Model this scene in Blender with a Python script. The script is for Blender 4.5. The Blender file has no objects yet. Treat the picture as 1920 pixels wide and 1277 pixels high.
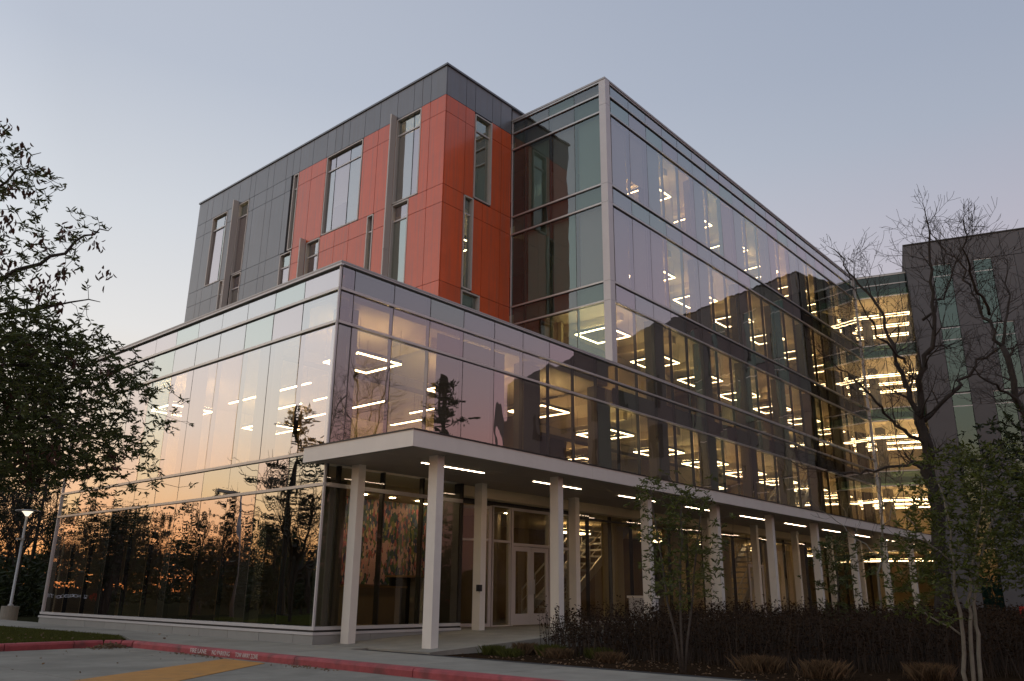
import bpy, math, random
import numpy as np
from mathutils import Matrix, Vector, Euler, noise as mnoise

scene = bpy.context.scene
R = math.radians
rng = random.Random(7)
nrng = np.random.default_rng(7)

# ------------------------------------------------------------------ camera
CAM = Vector((-11.2618, -15.3681, 1.6))
YAW, PITCH, ROLL, FPX = 0.71664, 0.3007, 0.0104, 1528.47
fw = Vector((math.cos(PITCH) * math.cos(YAW), math.cos(PITCH) * math.sin(YAW), math.sin(PITCH)))
rt = Vector((math.sin(YAW), -math.cos(YAW), 0))
up = rt.cross(fw)
r2 = rt * math.cos(ROLL) + up * math.sin(ROLL)
u2 = -rt * math.sin(ROLL) + up * math.cos(ROLL)
cam_d = bpy.data.cameras.new('camera')
cam = bpy.data.objects.new('camera', cam_d)
scene.collection.objects.link(cam)
cam.matrix_world = Matrix(((r2.x, u2.x, -fw.x, CAM.x), (r2.y, u2.y, -fw.y, CAM.y), (r2.z, u2.z, -fw.z, CAM.z), (0, 0, 0, 1)))
cam_d.sensor_width = 36
cam_d.lens = FPX / 1920 * 36
cam_d.clip_start = 0.1
cam_d.clip_end = 2000
scene.camera = cam

# ------------------------------------------------------------------ sky: clear dusk, afterglow on the far left
def lin(c):
    return tuple((x / 255 / 12.92) if x / 255 <= .04045 else ((x / 255 + .055) / 1.055) ** 2.4 for x in c) + (1,)
world = bpy.data.worlds.new('World')
scene.world = world
world.use_nodes = True
nt = world.node_tree
nt.nodes.clear()
def N(t, **kw):
    n = nt.nodes.new(t)
    for k, v in kw.items():
        setattr(n, k, v)
    return n
L = nt.links.new
tc = N('ShaderNodeTexCoord')
sx = N('ShaderNodeSeparateXYZ'); L(tc.outputs['Generated'], sx.inputs[0])
def ramp(stops):
    r = N('ShaderNodeValToRGB')
    el = r.color_ramp.elements
    while len(el) > 1: el.remove(el[-1])
    el[0].position = stops[0][0]; el[0].color = lin(stops[0][1])
    for p, c in stops[1:]:
        e = el.new(p); e.color = lin(c)
    L(sx.outputs['Z'], r.inputs[0])
    return r
glow = ramp([(0, (226, 132, 70)), (.04, (240, 166, 102)), (.10, (236, 192, 148)), (.18, (222, 208, 192)), (.28, (210, 209, 208)), (.40, (194, 198, 204)), (.55, (170, 177, 190)), (1, (147, 152, 168))])
anti = ramp([(0, (150, 112, 118)), (.05, (196, 138, 128)), (.14, (204, 148, 140)), (.24, (184, 158, 162)), (.34, (168, 162, 174)), (.48, (148, 156, 172)), (.65, (133, 144, 164)), (1, (125, 138, 161))])
SUN_AZ = R(132)
dot = N('ShaderNodeVectorMath', operation='DOT_PRODUCT')
L(tc.outputs['Generated'], dot.inputs[0]); dot.inputs[1].default_value = (math.cos(SUN_AZ), math.sin(SUN_AZ), 0)
mr = N('ShaderNodeMapRange', interpolation_type='SMOOTHSTEP')
mr.inputs['From Min'].default_value = -.8; mr.inputs['From Max'].default_value = .50
L(dot.outputs['Value'], mr.inputs['Value'])
mix = N('ShaderNodeMix', data_type='RGBA')
L(mr.outputs[0], mix.inputs[0]); L(anti.outputs[0], mix.inputs[6]); L(glow.outputs[0], mix.inputs[7])
bg = N('ShaderNodeBackground')
st_ = N('ShaderNodeMapRange'); st_.inputs['From Min'].default_value = .0; st_.inputs['To Min'].default_value = 1.12; st_.inputs['To Max'].default_value = 1.62
L(dot.outputs['Value'], st_.inputs['Value'])
st_.inputs['From Min'].default_value = .45; st_.inputs['From Max'].default_value = .95
L(st_.outputs[0], bg.inputs[1])
L(mix.outputs[2], bg.inputs[0])
wo = N('ShaderNodeOutputWorld'); L(bg.outputs[0], wo.inputs[0])

scene.view_settings.view_transform = 'Standard'
scene.view_settings.look = 'None'
scene.view_settings.exposure = .13
scene.view_settings.gamma = 1
scene.cycles.use_denoising = True
scene.cycles.max_bounces = 7
scene.cycles.diffuse_bounces = 3
scene.cycles.glossy_bounces = 3
scene.cycles.transmission_bounces = 4
scene.cycles.transparent_max_bounces = 40
scene.cycles.sample_clamp_indirect = 4
scene.cycles.caustics_reflective = False

# ------------------------------------------------------------------ helpers
COL = scene.collection
def add(name, data, loc=(0, 0, 0), parent=None, rot=None, **props):
    o = bpy.data.objects.new(name, data)
    COL.objects.link(o)
    o.location = loc
    if rot: o.rotation_euler = rot
    if parent: o.parent = parent
    for k, v in props.items(): o[k] = v
    return o
def thing(name, label, category, loc=(0, 0, 0), group=None, data=None, rotz=0):
    o = add(name, data, loc, rot=(0, 0, rotz))
    o['label'] = label; o['category'] = category
    if group: o['group'] = group
    return o
def copy_tree(o, parent=None):
    c = o.copy(); COL.objects.link(c)
    if parent: c.parent = parent
    for ch in o.children: copy_tree(ch, c)
    return c

class MB:
    def __init__(s): s.v = []; s.f = []; s.m = []
    def box(s, x0, x1, y0, y1, z0, z1, m=0, fm=None):
        b = len(s.v)
        s.v += [(x, y, z) for z in (z0, z1) for y in (y0, y1) for x in (x0, x1)]
        fs = [(0, 2, 3, 1), (4, 5, 7, 6), (0, 1, 5, 4), (1, 3, 7, 5), (3, 2, 6, 7), (2, 0, 4, 6)]  # -z +z -y +x +y -x
        for i, q in enumerate(fs):
            s.f.append(tuple(b + k for k in q)); s.m.append(fm[i] if fm else m)
        return s
    def prism(s, pts, z0, z1, m=0):   # polygon in xy (ccw) extruded in z ; z may be callables
        n = len(pts); b = len(s.v)
        g0 = z0 if callable(z0) else (lambda x, y: z0)
        g1 = z1 if callable(z1) else (lambda x, y: z1)
        s.v += [(x, y, g0(x, y)) for x, y in pts] + [(x, y, g1(x, y)) for x, y in pts]
        s.f.append(tuple(b + i for i in range(n))[::-1]); s.m.append(m)
        s.f.append(tuple(b + n + i for i in range(n))); s.m.append(m)
        for i in range(n):
            j = (i + 1) % n
            s.f.append((b + i, b + j, b + n + j, b + n + i)); s.m.append(m)
        return s
    def bar(s, p, q, w, h=None, m=0):  # box bar between two points
        p = Vector(p); q = Vector(q); h = h or w
        d = (q - p).normalized()
        a = d.cross(Vector((0, 0, 1)))
        if a.length < 1e-3: a = Vector((1, 0, 0))
        a.normalize(); c = a.cross(d).normalized()
        b = len(s.v)
        for e in (p, q):
            for i, j in ((-1, -1), (1, -1), (1, 1), (-1, 1)):
                s.v.append(tuple(e + a * (i * w / 2) + c * (j * h / 2)))
        for q4 in [(3, 2, 1, 0), (4, 5, 6, 7), (0, 1, 5, 4), (1, 2, 6, 5), (2, 3, 7, 6), (3, 0, 4, 7)]:
            s.f.append(tuple(b + k for k in q4)); s.m.append(m)
        return s
    def tube(s, pts, rad, n=6, m=0, cap=True):
        b = len(s.v); pts = [Vector(p) for p in pts]
        k = len(pts)
        ref = Vector((0.13, 0.31, 1)).normalized()
        for i, p in enumerate(pts):
            d = (pts[min(i + 1, k - 1)] - pts[max(i - 1, 0)])
            if d.length < 1e-6: d = Vector((0, 0, 1))
            d.normalize()
            a = d.cross(ref)
            if a.length < .15: a = d.cross(Vector((1, 0, 0)))
            a.normalize(); c = d.cross(a)
            r = rad[i] if hasattr(rad, '__len__') else rad
            for j in range(n):
                t = 2 * math.pi * j / n
                s.v.append(tuple(p + (a * math.cos(t) + c * math.sin(t)) * r))
        for i in range(k - 1):
            for j in range(n):
                j2 = (j + 1) % n
                s.f.append((b + i * n + j, b + i * n + j2, b + (i + 1) * n + j2, b + (i + 1) * n + j)); s.m.append(m)
        if cap:
            s.f.append(tuple(b + j for j in range(n))[::-1]); s.m.append(m)
            s.f.append(tuple(b + (k - 1) * n + j for j in range(n))); s.m.append(m)
        return s
    def mesh(s, name, mats, smooth=False):
        me = bpy.data.meshes.new(name)
        me.from_pydata(s.v, [], s.f)
        for m in (mats if isinstance(mats, (list, tuple)) else [mats]): me.materials.append(m)
        if any(s.m): me.polygons.foreach_set('material_index', s.m)
        if smooth: me.polygons.foreach_set('use_smooth', [True] * len(s.f))
        me.update()
        return me

_cache = {}
def boxmesh(name, sx_, sy_, sz_, mats, fm=None):
    key = (name, round(sx_, 3), round(sy_, 3), round(sz_, 3), tuple(m.name for m in mats), tuple(fm or ()))
    if key not in _cache:
        _cache[key] = MB().box(-sx_ / 2, sx_ / 2, -sy_ / 2, sy_ / 2, -sz_ / 2, sz_ / 2, fm=fm).mesh(name, mats)
    return _cache[key]
def boxpart(name, parent, x0, x1, y0, y1, z0, z1, mat, rot=None, fm=None, **props):
    mats = mat if isinstance(mat, list) else [mat]
    me = boxmesh(name, x1 - x0, y1 - y0, z1 - z0, mats, fm)
    return add(name, me, ((x0 + x1) / 2, (y0 + y1) / 2, (z0 + z1) / 2), parent, rot, **props)

# ------------------------------------------------------------------ materials
def newmat(name):
    m = bpy.data.materials.new(name); m.use_nodes = True
    return m, m.node_tree, m.node_tree.nodes['Principled BSDF']
def mat(name, col, rough=.6, metal=0, spec=.5, var=.0, scale=4, bump=0, bscale=40, island=0, stain=None, coords='Object'):
    m, t, p = newmat(name)
    p.inputs['Base Color'].default_value = (*col, 1); p.inputs['Roughness'].default_value = rough
    p.inputs['Metallic'].default_value = metal; p.inputs['Specular IOR Level'].default_value = spec
    tc_ = t.nodes.new('ShaderNodeTexCoord')
    geo = t.nodes.new('ShaderNodeNewGeometry')
    if var or island or stain:
        fac = None
        if var:
            n1 = t.nodes.new('ShaderNodeTexNoise'); n1.inputs['Scale'].default_value = scale; n1.inputs['Detail'].default_value = 8
            n1.inputs['Roughness'].default_value = .65
            t.links.new(geo.outputs['Position'], n1.inputs['Vector'])
            fac = n1.outputs[0]
        hsv = t.nodes.new('ShaderNodeHueSaturation'); hsv.inputs['Color'].default_value = (*col, 1)
        if fac:
            r_ = t.nodes.new('ShaderNodeMapRange'); r_.inputs['From Min'].default_value = .3; r_.inputs['From Max'].default_value = .7
            r_.inputs['To Min'].default_value = 1 - var; r_.inputs['To Max'].default_value = 1 + var
            t.links.new(fac, r_.inputs['Value']); val = r_.outputs[0]
        else: val = None
        if island:
            r3 = t.nodes.new('ShaderNodeMapRange'); r3.inputs['To Min'].default_value = 1 - island; r3.inputs['To Max'].default_value = 1 + island
            oi = t.nodes.new('ShaderNodeObjectInfo')
            ad = t.nodes.new('ShaderNodeMath'); ad.operation = 'ADD'
            t.links.new(geo.outputs['Random Per Island'], ad.inputs[0]); t.links.new(oi.outputs['Random'], ad.inputs[1])
            fr = t.nodes.new('ShaderNodeMath'); fr.operation = 'FRACT'; t.links.new(ad.outputs[0], fr.inputs[0])
            t.links.new(fr.outputs[0], r3.inputs['Value'])
            if val:
                mu = t.nodes.new('ShaderNodeMath'); mu.operation = 'MULTIPLY'
                t.links.new(val, mu.inputs[0]); t.links.new(r3.outputs[0], mu.inputs[1]); val = mu.outputs[0]
            else: val = r3.outputs[0]
        if val: t.links.new(val, hsv.inputs['Value'])
        out = hsv.outputs[0]
        if stain:
            n2 = t.nodes.new('ShaderNodeTexNoise'); n2.inputs['Scale'].default_value = stain[1]; n2.inputs['Detail'].default_value = 6
            t.links.new(geo.outputs['Position'], n2.inputs['Vector'])
            r4 = t.nodes.new('ShaderNodeMapRange'); r4.inputs['From Min'].default_value = stain[2]; r4.inputs['From Max'].default_value = stain[2] + .15
            r4.inputs['To Max'].default_value = stain[3]
            t.links.new(n2.outputs[0], r4.inputs['Value'])
            mx = t.nodes.new('ShaderNodeMix'); mx.data_type = 'RGBA'
            t.links.new(r4.outputs[0], mx.inputs[0]); t.links.new(out, mx.inputs[6]); mx.inputs[7].default_value = (*stain[0], 1)
            out = mx.outputs[2]
        t.links.new(out, p.inputs['Base Color'])
    if bump:
        n3 = t.nodes.new('ShaderNodeTexNoise'); n3.inputs['Scale'].default_value = bscale; n3.inputs['Detail'].default_value = 5
        t.links.new(geo.outputs['Position'], n3.inputs['Vector'])
        b = t.nodes.new('ShaderNodeBump'); b.inputs['Strength'].default_value = bump; b.inputs['Distance'].default_value = .02
        t.links.new(n3.outputs[0], b.inputs['Height']); t.links.new(b.outputs[0], p.inputs['Normal'])
    return m
def emis(name, col, s):
    m, t, p = newmat(name)
    p.inputs['Base Color'].default_value = (.8, .8, .8, 1)
    p.inputs['Emission Color'].default_value = (*col, 1); p.inputs['Emission Strength'].default_value = s
    return m
def glass(name, f0, power, gcol, tint, wave=.0008, fmax=.95):
    """coated glazing: Schlick mirror coat over tinted see-through body"""
    m, t, p = newmat(name); t.nodes.remove(p)
    out = t.nodes['Material Output']
    lw = t.nodes.new('ShaderNodeLayerWeight'); lw.inputs[0].default_value = .5
    po = t.nodes.new('ShaderNodeMath'); po.operation = 'POWER'; po.inputs[1].default_value = power
    t.links.new(lw.outputs['Facing'], po.inputs[0])
    r_ = t.nodes.new('ShaderNodeMapRange'); r_.inputs['To Min'].default_value = f0; r_.inputs['To Max'].default_value = fmax
    t.links.new(po.outputs[0], r_.inputs['Value'])
    tr = t.nodes.new('ShaderNodeBsdfTransparent'); tr.inputs[0].default_value = (*tint, 1)
    gl = t.nodes.new('ShaderNodeBsdfGlossy'); gl.inputs['Color'].default_value = (*gcol, 1); gl.inputs['Roughness'].default_value = 0
    geo = t.nodes.new('ShaderNodeNewGeometry')
    mp = t.nodes.new('ShaderNodeMapping'); mp.inputs['Scale'].default_value = (.9, .9, .45)
    t.links.new(geo.outputs['Position'], mp.inputs[0])
    n3 = t.nodes.new('ShaderNodeTexNoise'); n3.inputs['Scale'].default_value = 1.0; n3.inputs['Detail'].default_value = 1.5
    t.links.new(mp.outputs[0], n3.inputs['Vector'])
    b = t.nodes.new('ShaderNodeBump'); b.inputs['Strength'].default_value = 1; b.inputs['Distance'].default_value = wave * 12
    t.links.new(n3.outputs[0], b.inputs['Height']); t.links.new(b.outputs[0], gl.inputs['Normal'])
    mx = t.nodes.new('ShaderNodeMixShader')
    t.links.new(r_.outputs[0], mx.inputs[0]); t.links.new(tr.outputs[0], mx.inputs[1]); t.links.new(gl.outputs[0], mx.inputs[2])
    t.links.new(mx.outputs[0], out.inputs[0])
    return m
def clearmat(name, tint=(1, 1, 1)):
    m, t, p = newmat(name); t.nodes.remove(p)
    tr = t.nodes.new('ShaderNodeBsdfTransparent'); tr.inputs[0].default_value = (*tint, 1)
    t.links.new(tr.outputs[0], t.nodes['Material Output'].inputs[0])
    return m
def leafmat(name, col, island=.35, hue=None, trans=.25, rough=.5):
    m = mat(name, col, rough=rough, island=island, spec=.3)
    t = m.node_tree; p = t.nodes['Principled BSDF']; o = t.nodes['Material Output']
    tl = t.nodes.new('ShaderNodeBsdfTranslucent'); tl.inputs[0].default_value = (*[c * 1.2 for c in col], 1)
    mx = t.nodes.new('ShaderNodeMixShader'); mx.inputs[0].default_value = trans
    t.links.new(p.outputs[0], mx.inputs[1]); t.links.new(tl.outputs[0], mx.inputs[2]); t.links.new(mx.outputs[0], o.inputs[0])
    return m

M = {}
M['alu'] = mat('brushed_aluminium', (.52, .50, .47), .35, .6, var=.06, scale=3)
M['alu_light'] = mat('painted_light_metal', (.62, .61, .60), .4, .2, var=.04, scale=2)
M['mull_dark'] = mat('dark_bronze_mullion', (.05, .045, .04), .4, .3)
M['coping'] = mat('grey_coping', (.42, .42, .41), .45, .3, var=.06)
M['orange'] = mat('orange_red_panel', (.76, .16, .05), .28, 0, .6, var=.07, scale=1.2, island=.07)
M['charcoal'] = mat('slate_grey_panel', (.195, .212, .232), .34, .1, .6, var=.06, scale=1.2, island=.08)
for k_, c_ in (('orange', (.74, .118, .026)), ('charcoal', (.17, .185, .203))):
    p_ = M[k_].node_tree.nodes['Principled BSDF']; p_.inputs['Coat Weight'].default_value = .22; p_.inputs['Coat Roughness'].default_value = .07
    for n_ in M[k_].node_tree.nodes:
        if n_.type == 'HUE_SAT': n_.inputs['Color'].default_value = (*c_, 1)
for k_ in ('orange', 'charcoal'):
    t_ = M[k_].node_tree; p_ = t_.nodes['Principled BSDF']; ln = p_.inputs['Base Color'].links[0].from_socket
    ge = t_.nodes.new('ShaderNodeNewGeometry'); mp_ = t_.nodes.new('ShaderNodeMapping'); mp_.inputs['Scale'].default_value = (5, 5, .22)
    nz = t_.nodes.new('ShaderNodeTexNoise'); nz.inputs['Scale'].default_value = 1.6; nz.inputs['Detail'].default_value = 5
    t_.links.new(ge.outputs['Position'], mp_.inputs[0]); t_.links.new(mp_.outputs[0], nz.inputs['Vector'])
    rr_ = t_.nodes.new('ShaderNodeMapRange'); rr_.inputs['From Min'].default_value = .45; rr_.inputs['From Max'].default_value = .75; rr_.inputs['To Max'].default_value = .3
    t_.links.new(nz.outputs[0], rr_.inputs['Value'])
    mx_ = t_.nodes.new('ShaderNodeMix'); mx_.data_type = 'RGBA'; t_.links.new(rr_.outputs[0], mx_.inputs[0]); t_.links.new(ln, mx_.inputs[6])
    mx_.inputs[7].default_value = (.16, .13, .11, 1); t_.links.new(mx_.outputs[2], p_.inputs['Base Color'])
M['backing'] = mat('dark_backing', (.02, .02, .02), .8)
M['back_red'] = mat('joint_shadow_backing', (.08, .02, .015), .8)
M['wing_panel'] = mat('wing_charcoal_panel', (.115, .115, .12), .5, .1, var=.06, scale=1, island=.08)
M['fin'] = mat('beige_sun_fin', (.56, .545, .51), .5, .1)
M['white_paint'] = mat('white_painted_metal', (.80, .76, .68), .45, 0, var=.04, scale=2, stain=((.5, .46, .4), 1.1, .62, .35))
M['soffit'] = mat('soffit_panel', (.38, .33, .28), .55, var=.04, scale=3)
M['concrete'] = mat('concrete_paving', (.295, .275, .225), .85, var=.16, scale=1.7, bump=.25, bscale=60, island=.05, stain=((.19, .178, .147), .55, .5, .6))
M['road'] = mat('concrete_road', (.27, .255, .208), .85, var=.24, scale=1.3, bump=.4, bscale=70, island=.05, stain=((.165, .155, .125), .45, .5, .65))
M['plinth'] = mat('plinth_panel', (.30, .30, .28), .6, var=.06, scale=3, island=.04)
M['kerb'] = mat('red_kerb_paint', (.36, .07, .075), .7, var=.22, scale=5, bump=.3, bscale=50, stain=((.10, .05, .045), 2.2, .52, .75))
M['paint_white'] = mat('worn_white_paint', (.72, .70, .66), .7, var=.1, scale=30, stain=((.36, .07, .075), 16, .58, 1))
M['paint_yellow'] = mat('yellow_road_paint', (.50, .235, .045), .75, var=.12, scale=3, bump=.2, stain=((.30, .17, .07), 3.5, .56, .6))
M['soil'] = mat('bark_mulch', (.035, .022, .013), 1, spec=0, var=.4, scale=14, bump=1, bscale=30)
M['dirt'] = mat('dark_field_ground', (.03, .03, .016), 1, spec=0, var=.3, scale=2, bump=.6)
M['turf'] = mat('turf_soil', (.05, .052, .014), 1, spec=0, var=.35, scale=3, bump=.8, bscale=50)
M['grass'] = leafmat('grass_blade', (.075, .082, .014), .45, trans=.3, rough=.7)
M['bark'] = mat('grey_brown_bark', (.075, .062, .05), .9, var=.35, scale=12, bump=.8, bscale=25)
M['bark_dark'] = mat('dark_bark', (.035, .028, .022), .9, var=.3, scale=10, bump=.6)
M['bark_pale'] = mat('pale_bark', (.20, .18, .14), .85, var=.25, scale=9, bump=.4)
M['leaf'] = leafmat('green_leaf', (.068, .085, .022), .4)
M['leaf_brown'] = leafmat('dead_brown_leaf', (.085, .042, .028), .4)
M['leaf_dark'] = leafmat('dark_evergreen_leaf', (.030, .042, .014), .4)
M['leaf_fresh'] = leafmat('sweetbay_leaf', (.082, .098, .018), .5)
M['pine'] = leafmat('pine_needles', (.024, .034, .014), .4, trans=.1)
M['twig'] = mat('reddish_twig', (.046, .032, .022), .9, island=.4)
M['straw'] = leafmat('straw_grass_blade', (.12, .075, .038), .6)
M['litter'] = leafmat('fallen_leaf', (.20, .13, .075), .5)
M['ceil'] = mat('warm_ceiling', (.78, .66, .46), .8, var=.06, scale=.8)
M['slabedge'] = mat('floor_slab', (.22, .19, .15), .8)
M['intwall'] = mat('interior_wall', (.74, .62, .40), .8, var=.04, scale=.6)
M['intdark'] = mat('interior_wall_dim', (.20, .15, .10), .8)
M['intred'] = mat('interior_accent_red_wall', (.26, .05, .045), .7)
M['pillar'] = mat('interior_pillar', (.15, .135, .11), .7, var=.08, scale=1)
M['floor_int'] = mat('interior_floor', (.12, .10, .08), .5)
M['blind'] = leafmat('roller_shade_fabric', (.46, .46, .48), .06, trans=.25, rough=.9)
M['shade_warm'] = mat('warm_grey_shade', (.20, .17, .16), .9)
M['spandrel'] = mat('spandrel_backpan', (.13, .125, .12), .6, island=.15)
M['black'] = mat('black_plastic', (.015, .015, .015), .5)
M['darkframe'] = mat('dark_frame', (.045, .04, .035), .45, .3)
M['doorframe'] = mat('silver_door_frame', (.56, .52, .48), .4, .15)
M['wood'] = mat('desk_wood', (.20, .12, .05), .5, var=.2, scale=6)
M['red'] = mat('red_metal', (.45, .03, .02), .5)
M['lampw'] = emis('pendant_light', (1.0, .72, .42), 13)
M['uplight_mid'] = emis('pendant_uplight_mid', (1.0, .68, .34), 34)
M['uplight_low'] = emis('pendant_uplight_low', (1.0, .66, .32), 18)
M['uplight'] = emis('pendant_uplight', (1.0, .70, .38), 44)
M['soffitw'] = emis('soffit_strip_light', (1.0, .76, .52), 16)
M['postlight'] = emis('post_lamp_light', (1.0, .86, .66), 1.2)
DL = emis('added_downlight_glow', (1.0, .78, .5), 80)  # glow for the extra lights added to brighten the lobby
M['lamp_body'] = mat('pendant_housing', (.25, .23, .2), .5)
G = [glass('vision_glass_neutral', .26, 2.1, (.93, .94, .95), (.70, .70, .60)),
     glass('vision_glass_rose', .26, 2.1, (.98, .91, .94), (.71, .68, .58)),
     glass('vision_glass_green', .26, 2.1, (.88, .96, .92), (.66, .71, .60))]
GL = [glass('west_glass_neutral', .36, 1.8, (.95, .95, .95), (.60, .62, .56)),
      glass('west_glass_rose', .36, 1.8, (.98, .92, .93), (.62, .60, .56)),
      glass('west_glass_green', .36, 1.8, (.91, .97, .93), (.58, .63, .56))]
GS = glass('green_spandrel_glass', .07, 3, (.8, .9, .85), (.16, .34, .29))
GV = glass('clear_shop_glass', .05, 3.2, (.95, .92, .9), (.60, .58, .48))
CL = clearmat('inner_glass_face')

GROUND, ROAD_Z, WALK_Z, FLOOR_Z = .33, .37, .51, .70
# ------------------------------------------------------------------ ground
add('ground', MB().prism([(-700, -700), (700, -700), (700, 700), (-700, 700)], .0, GROUND).mesh('ground', M['dirt']), kind='structure')

road = add('road', MB().prism([(-45, -60), (-2.2, -60), (-2.2, 3.9), (-45, 3.9)], GROUND + .004, ROAD_Z - .02).mesh('road', M['backing']), kind='structure')
# concrete slabs of the road, joints recessed between them
xs = [-2.215, -5.9, -10.1, -14.3, -18.5, -22.7, -31, -45]
ys = [4.0, 1.1, -3.4, -7.9, -12.4, -16.9, -25, -40, -60]
for i in range(len(xs) - 1):
    for j in range(len(ys) - 1):
        boxpart('concrete_slab', road, xs[i + 1] + .012, xs[i] - .0, ys[j + 1] + .012, ys[j], ROAD_Z - .03, ROAD_Z, M['road'])
st = MB()
st.prism([(-2.42, -1.95), (-2.44, -.63), (-6.1, -2.78), (-9.6, -4.85), (-9.0, -6.1), (-5.02, -3.76)][::1], ROAD_Z + .003, ROAD_Z + .007)
stripe = add('yellow_marking', st.mesh('yellow_marking', M['paint_yellow']), parent=road)

# sidewalk panels
walk = add('sidewalk', MB().prism([(-2.06, -40), (.2, -40), (.2, 4.3), (-2.06, 4.3)], GROUND + .006, WALK_Z - .03).mesh('sidewalk', M['backing']), kind='structure')
def slabprism(pts, z1=WALK_Z, z0=WALK_Z - .06, parent=walk, name='paving_slab', m='concrete'):
    return add(name, MB().prism(pts, z0, z1).mesh(name, M[m]), parent=parent)
y = -40
while y < 2.9:
    y1 = min(y + 1.83, 3.0)
    slabprism([(-2.055, y + .008), (-.32 + (.0 if y > -3 else 0), y + .008), (-.32, y1 - .008), (-2.055, y1 - .008)])
    if y > -3.4: slabprism([(-.305, y + .008), (.20, y + .008), (.20, y1 - .008), (-.305, y1 - .008)])
    y = y1
slabprism([(-2.055, 3.01), (0.2, 3.01), (0.2, 6), (-1.33, 6), (-1.95, 4.25)])
for k in range(10):
    y0 = 6.02 + k * 1.83; o = -.06 * k
    slabprism([(-1.33 + o, y0), (.2, y0), (.2, y0 + 1.81), (-1.39 + o, y0 + 1.81)])
slabprism([(-1.95, 24.3), (-1.93, 24.2), (.2, 24.2), (.2, 25), (-1.95, 25)], z1=WALK_Z - .01)

# kerb, painted red, in cast lengths
KP = [(0, 0), (.165, 0), (.165, .14), (.055, .14), (.02, .125), (0, .09)]   # section: out (towards walk), up
def kerb_run(p, q, parent, n_len=3.05):
    p = Vector((*p, 0)); q = Vector((*q, 0)); d = (q - p); Ltot = d.length; d.normalize()
    nrm = Vector((-d.y, d.x, 0))   # to the right of travel = behind
    n = max(1, round(Ltot / n_len))
    for i in range(n):
        a = p + d * (Ltot * i / n + .008); b = p + d * (Ltot * (i + 1) / n - .008)
        mb = MB(); k = len(KP)
        for e in (a, b):
            for ox, oz in KP: mb.v.append((e.x + nrm.x * ox, e.y + nrm.y * ox, ROAD_Z - .015 + oz + (.015 if oz else 0)))
        mb.f = [tuple(range(k))[::-1] if False else tuple(range(k)), tuple(range(2 * k - 1, k - 1, -1))] + [(i2, i2 + k, (i2 + 1) % k + k, (i2 + 1) % k)[::1] for i2 in range(k)]
        mb.m = [0] * len(mb.f)
        add('kerb_stone', mb.mesh('kerb_stone', M['kerb']), parent=parent)
kerb = add('kerb', MB().prism([(-2.2, -40), (-2.08, -40), (-2.08, 3.6), (-2.2, 3.6)], GROUND + .005, ROAD_Z + .02).mesh('kerb', M['backing']), kind='structure')
kerb_run((-2.22, 3.55), (-2.22, -39), kerb)
ks = [(-45, 4.05), (-4.6, 4.12), (-3.2, 4.2), (-2.6, 4.14), (-2.32, 3.9), (-2.22, 3.57)]
for a, b in zip(ks[:-1], ks[1:]): kerb_run(a, b, kerb)
# flip kerb_run side: runs above travel so that the walk lies behind; lettering on the face
def text_mesh(s, size, extr, matl, name='lettering', sp=1.0):
    cu = bpy.data.curves.new(name, 'FONT'); cu.body = s; cu.size = size; cu.extrude = extr; cu.space_character = sp
    cu.resolution_u = 3; cu.align_x = 'CENTER'; cu.align_y = 'CENTER'
    o = bpy.data.objects.new(name, cu); COL.objects.link(o)
    dg = bpy.context.evaluated_depsgraph_get(); dg.update()
    me = bpy.data.meshes.new_from_object(o.evaluated_get(dg))
    bpy.data.objects.remove(o); me.materials.clear(); me.materials.append(matl); me.name = name
    return me
for s, yc in (('FIRE LANE', .72), ('NO PARKING', -.12), ('TOW AWAY ZONE', -1.02)):
    w = {'FIRE LANE': .62, 'NO PARKING': .64, 'TOW AWAY ZONE': .76}[s]
    me = text_mesh(s, .115, .0015, M['paint_white'])
    xs_ = [v.co.x for v in me.vertices]; k = w / (max(xs_) - min(xs_))
    for v in me.vertices: v.co.x *= k
    o = add('stencil_lettering', me, (-2.2235, yc, ROAD_Z + .066), kerb, rot=(R(90), 0, R(-90)))

# lawn beside the kerb
lawn = add('lawn', MB().prism([(-45, 4.24), (-2.55, 4.32), (-2.0, 4.4), (-1.42, 6.0), (-1.7, 17.0), (-45, 20)], GROUND + .003, WALK_Z - .005).mesh('lawn', M['turf']), kind='structure')
def blades(pts, h, w, lean, m, name):
    """grass blades at pts (n,3)"""
    n = len(pts); a = nrng.uniform(0, 2 * np.pi, n); hh = h * nrng.uniform(.5, 1.2, n)
    dx = np.cos(a) * w / 2; dy = np.sin(a) * w / 2
    la = nrng.uniform(0, 2 * np.pi, n); ll = lean * hh * nrng.uniform(.2, 1, n)
    base = np.asarray(pts)
    v = np.zeros((n, 4, 3))
    v[:, 0] = base + np.stack([dx, dy, 0 * dx], 1); v[:, 1] = base - np.stack([dx, dy, 0 * dx], 1)
    mid = base + np.stack([np.cos(la) * ll * .4, np.sin(la) * ll * .4, hh * .6], 1)
    tip = base + np.stack([np.cos(la) * ll, np.sin(la) * ll, hh], 1)
    v[:, 2] = mid - np.stack([dx, dy, 0 * dx], 1) * .7; v[:, 3] = tip
    f = np.arange(n)[:, None] * 4 + np.array([[0, 1, 2, 3]])
    me = bpy.data.meshes.new(name); me.from_pydata(v.reshape(-1, 3).tolist(), [], f.tolist()); me.materials.append(m); me.update()
    return me
pts = []
while len(pts) < 42000:
    x, y = rng.uniform(-9, -1.4), 4.3 + abs(rng.gauss(0, 4.5))
    if y > 16 or x > -2.0 + (y - 4.4) * .36 or x > -1.45 - (y - 6) * .025: continue
    pts.append((x, y, WALK_Z - .01))
add('lawn_grass', blades(pts, .05, .009, .8, M['grass'], 'lawn_grass'), kind='stuff')
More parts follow.
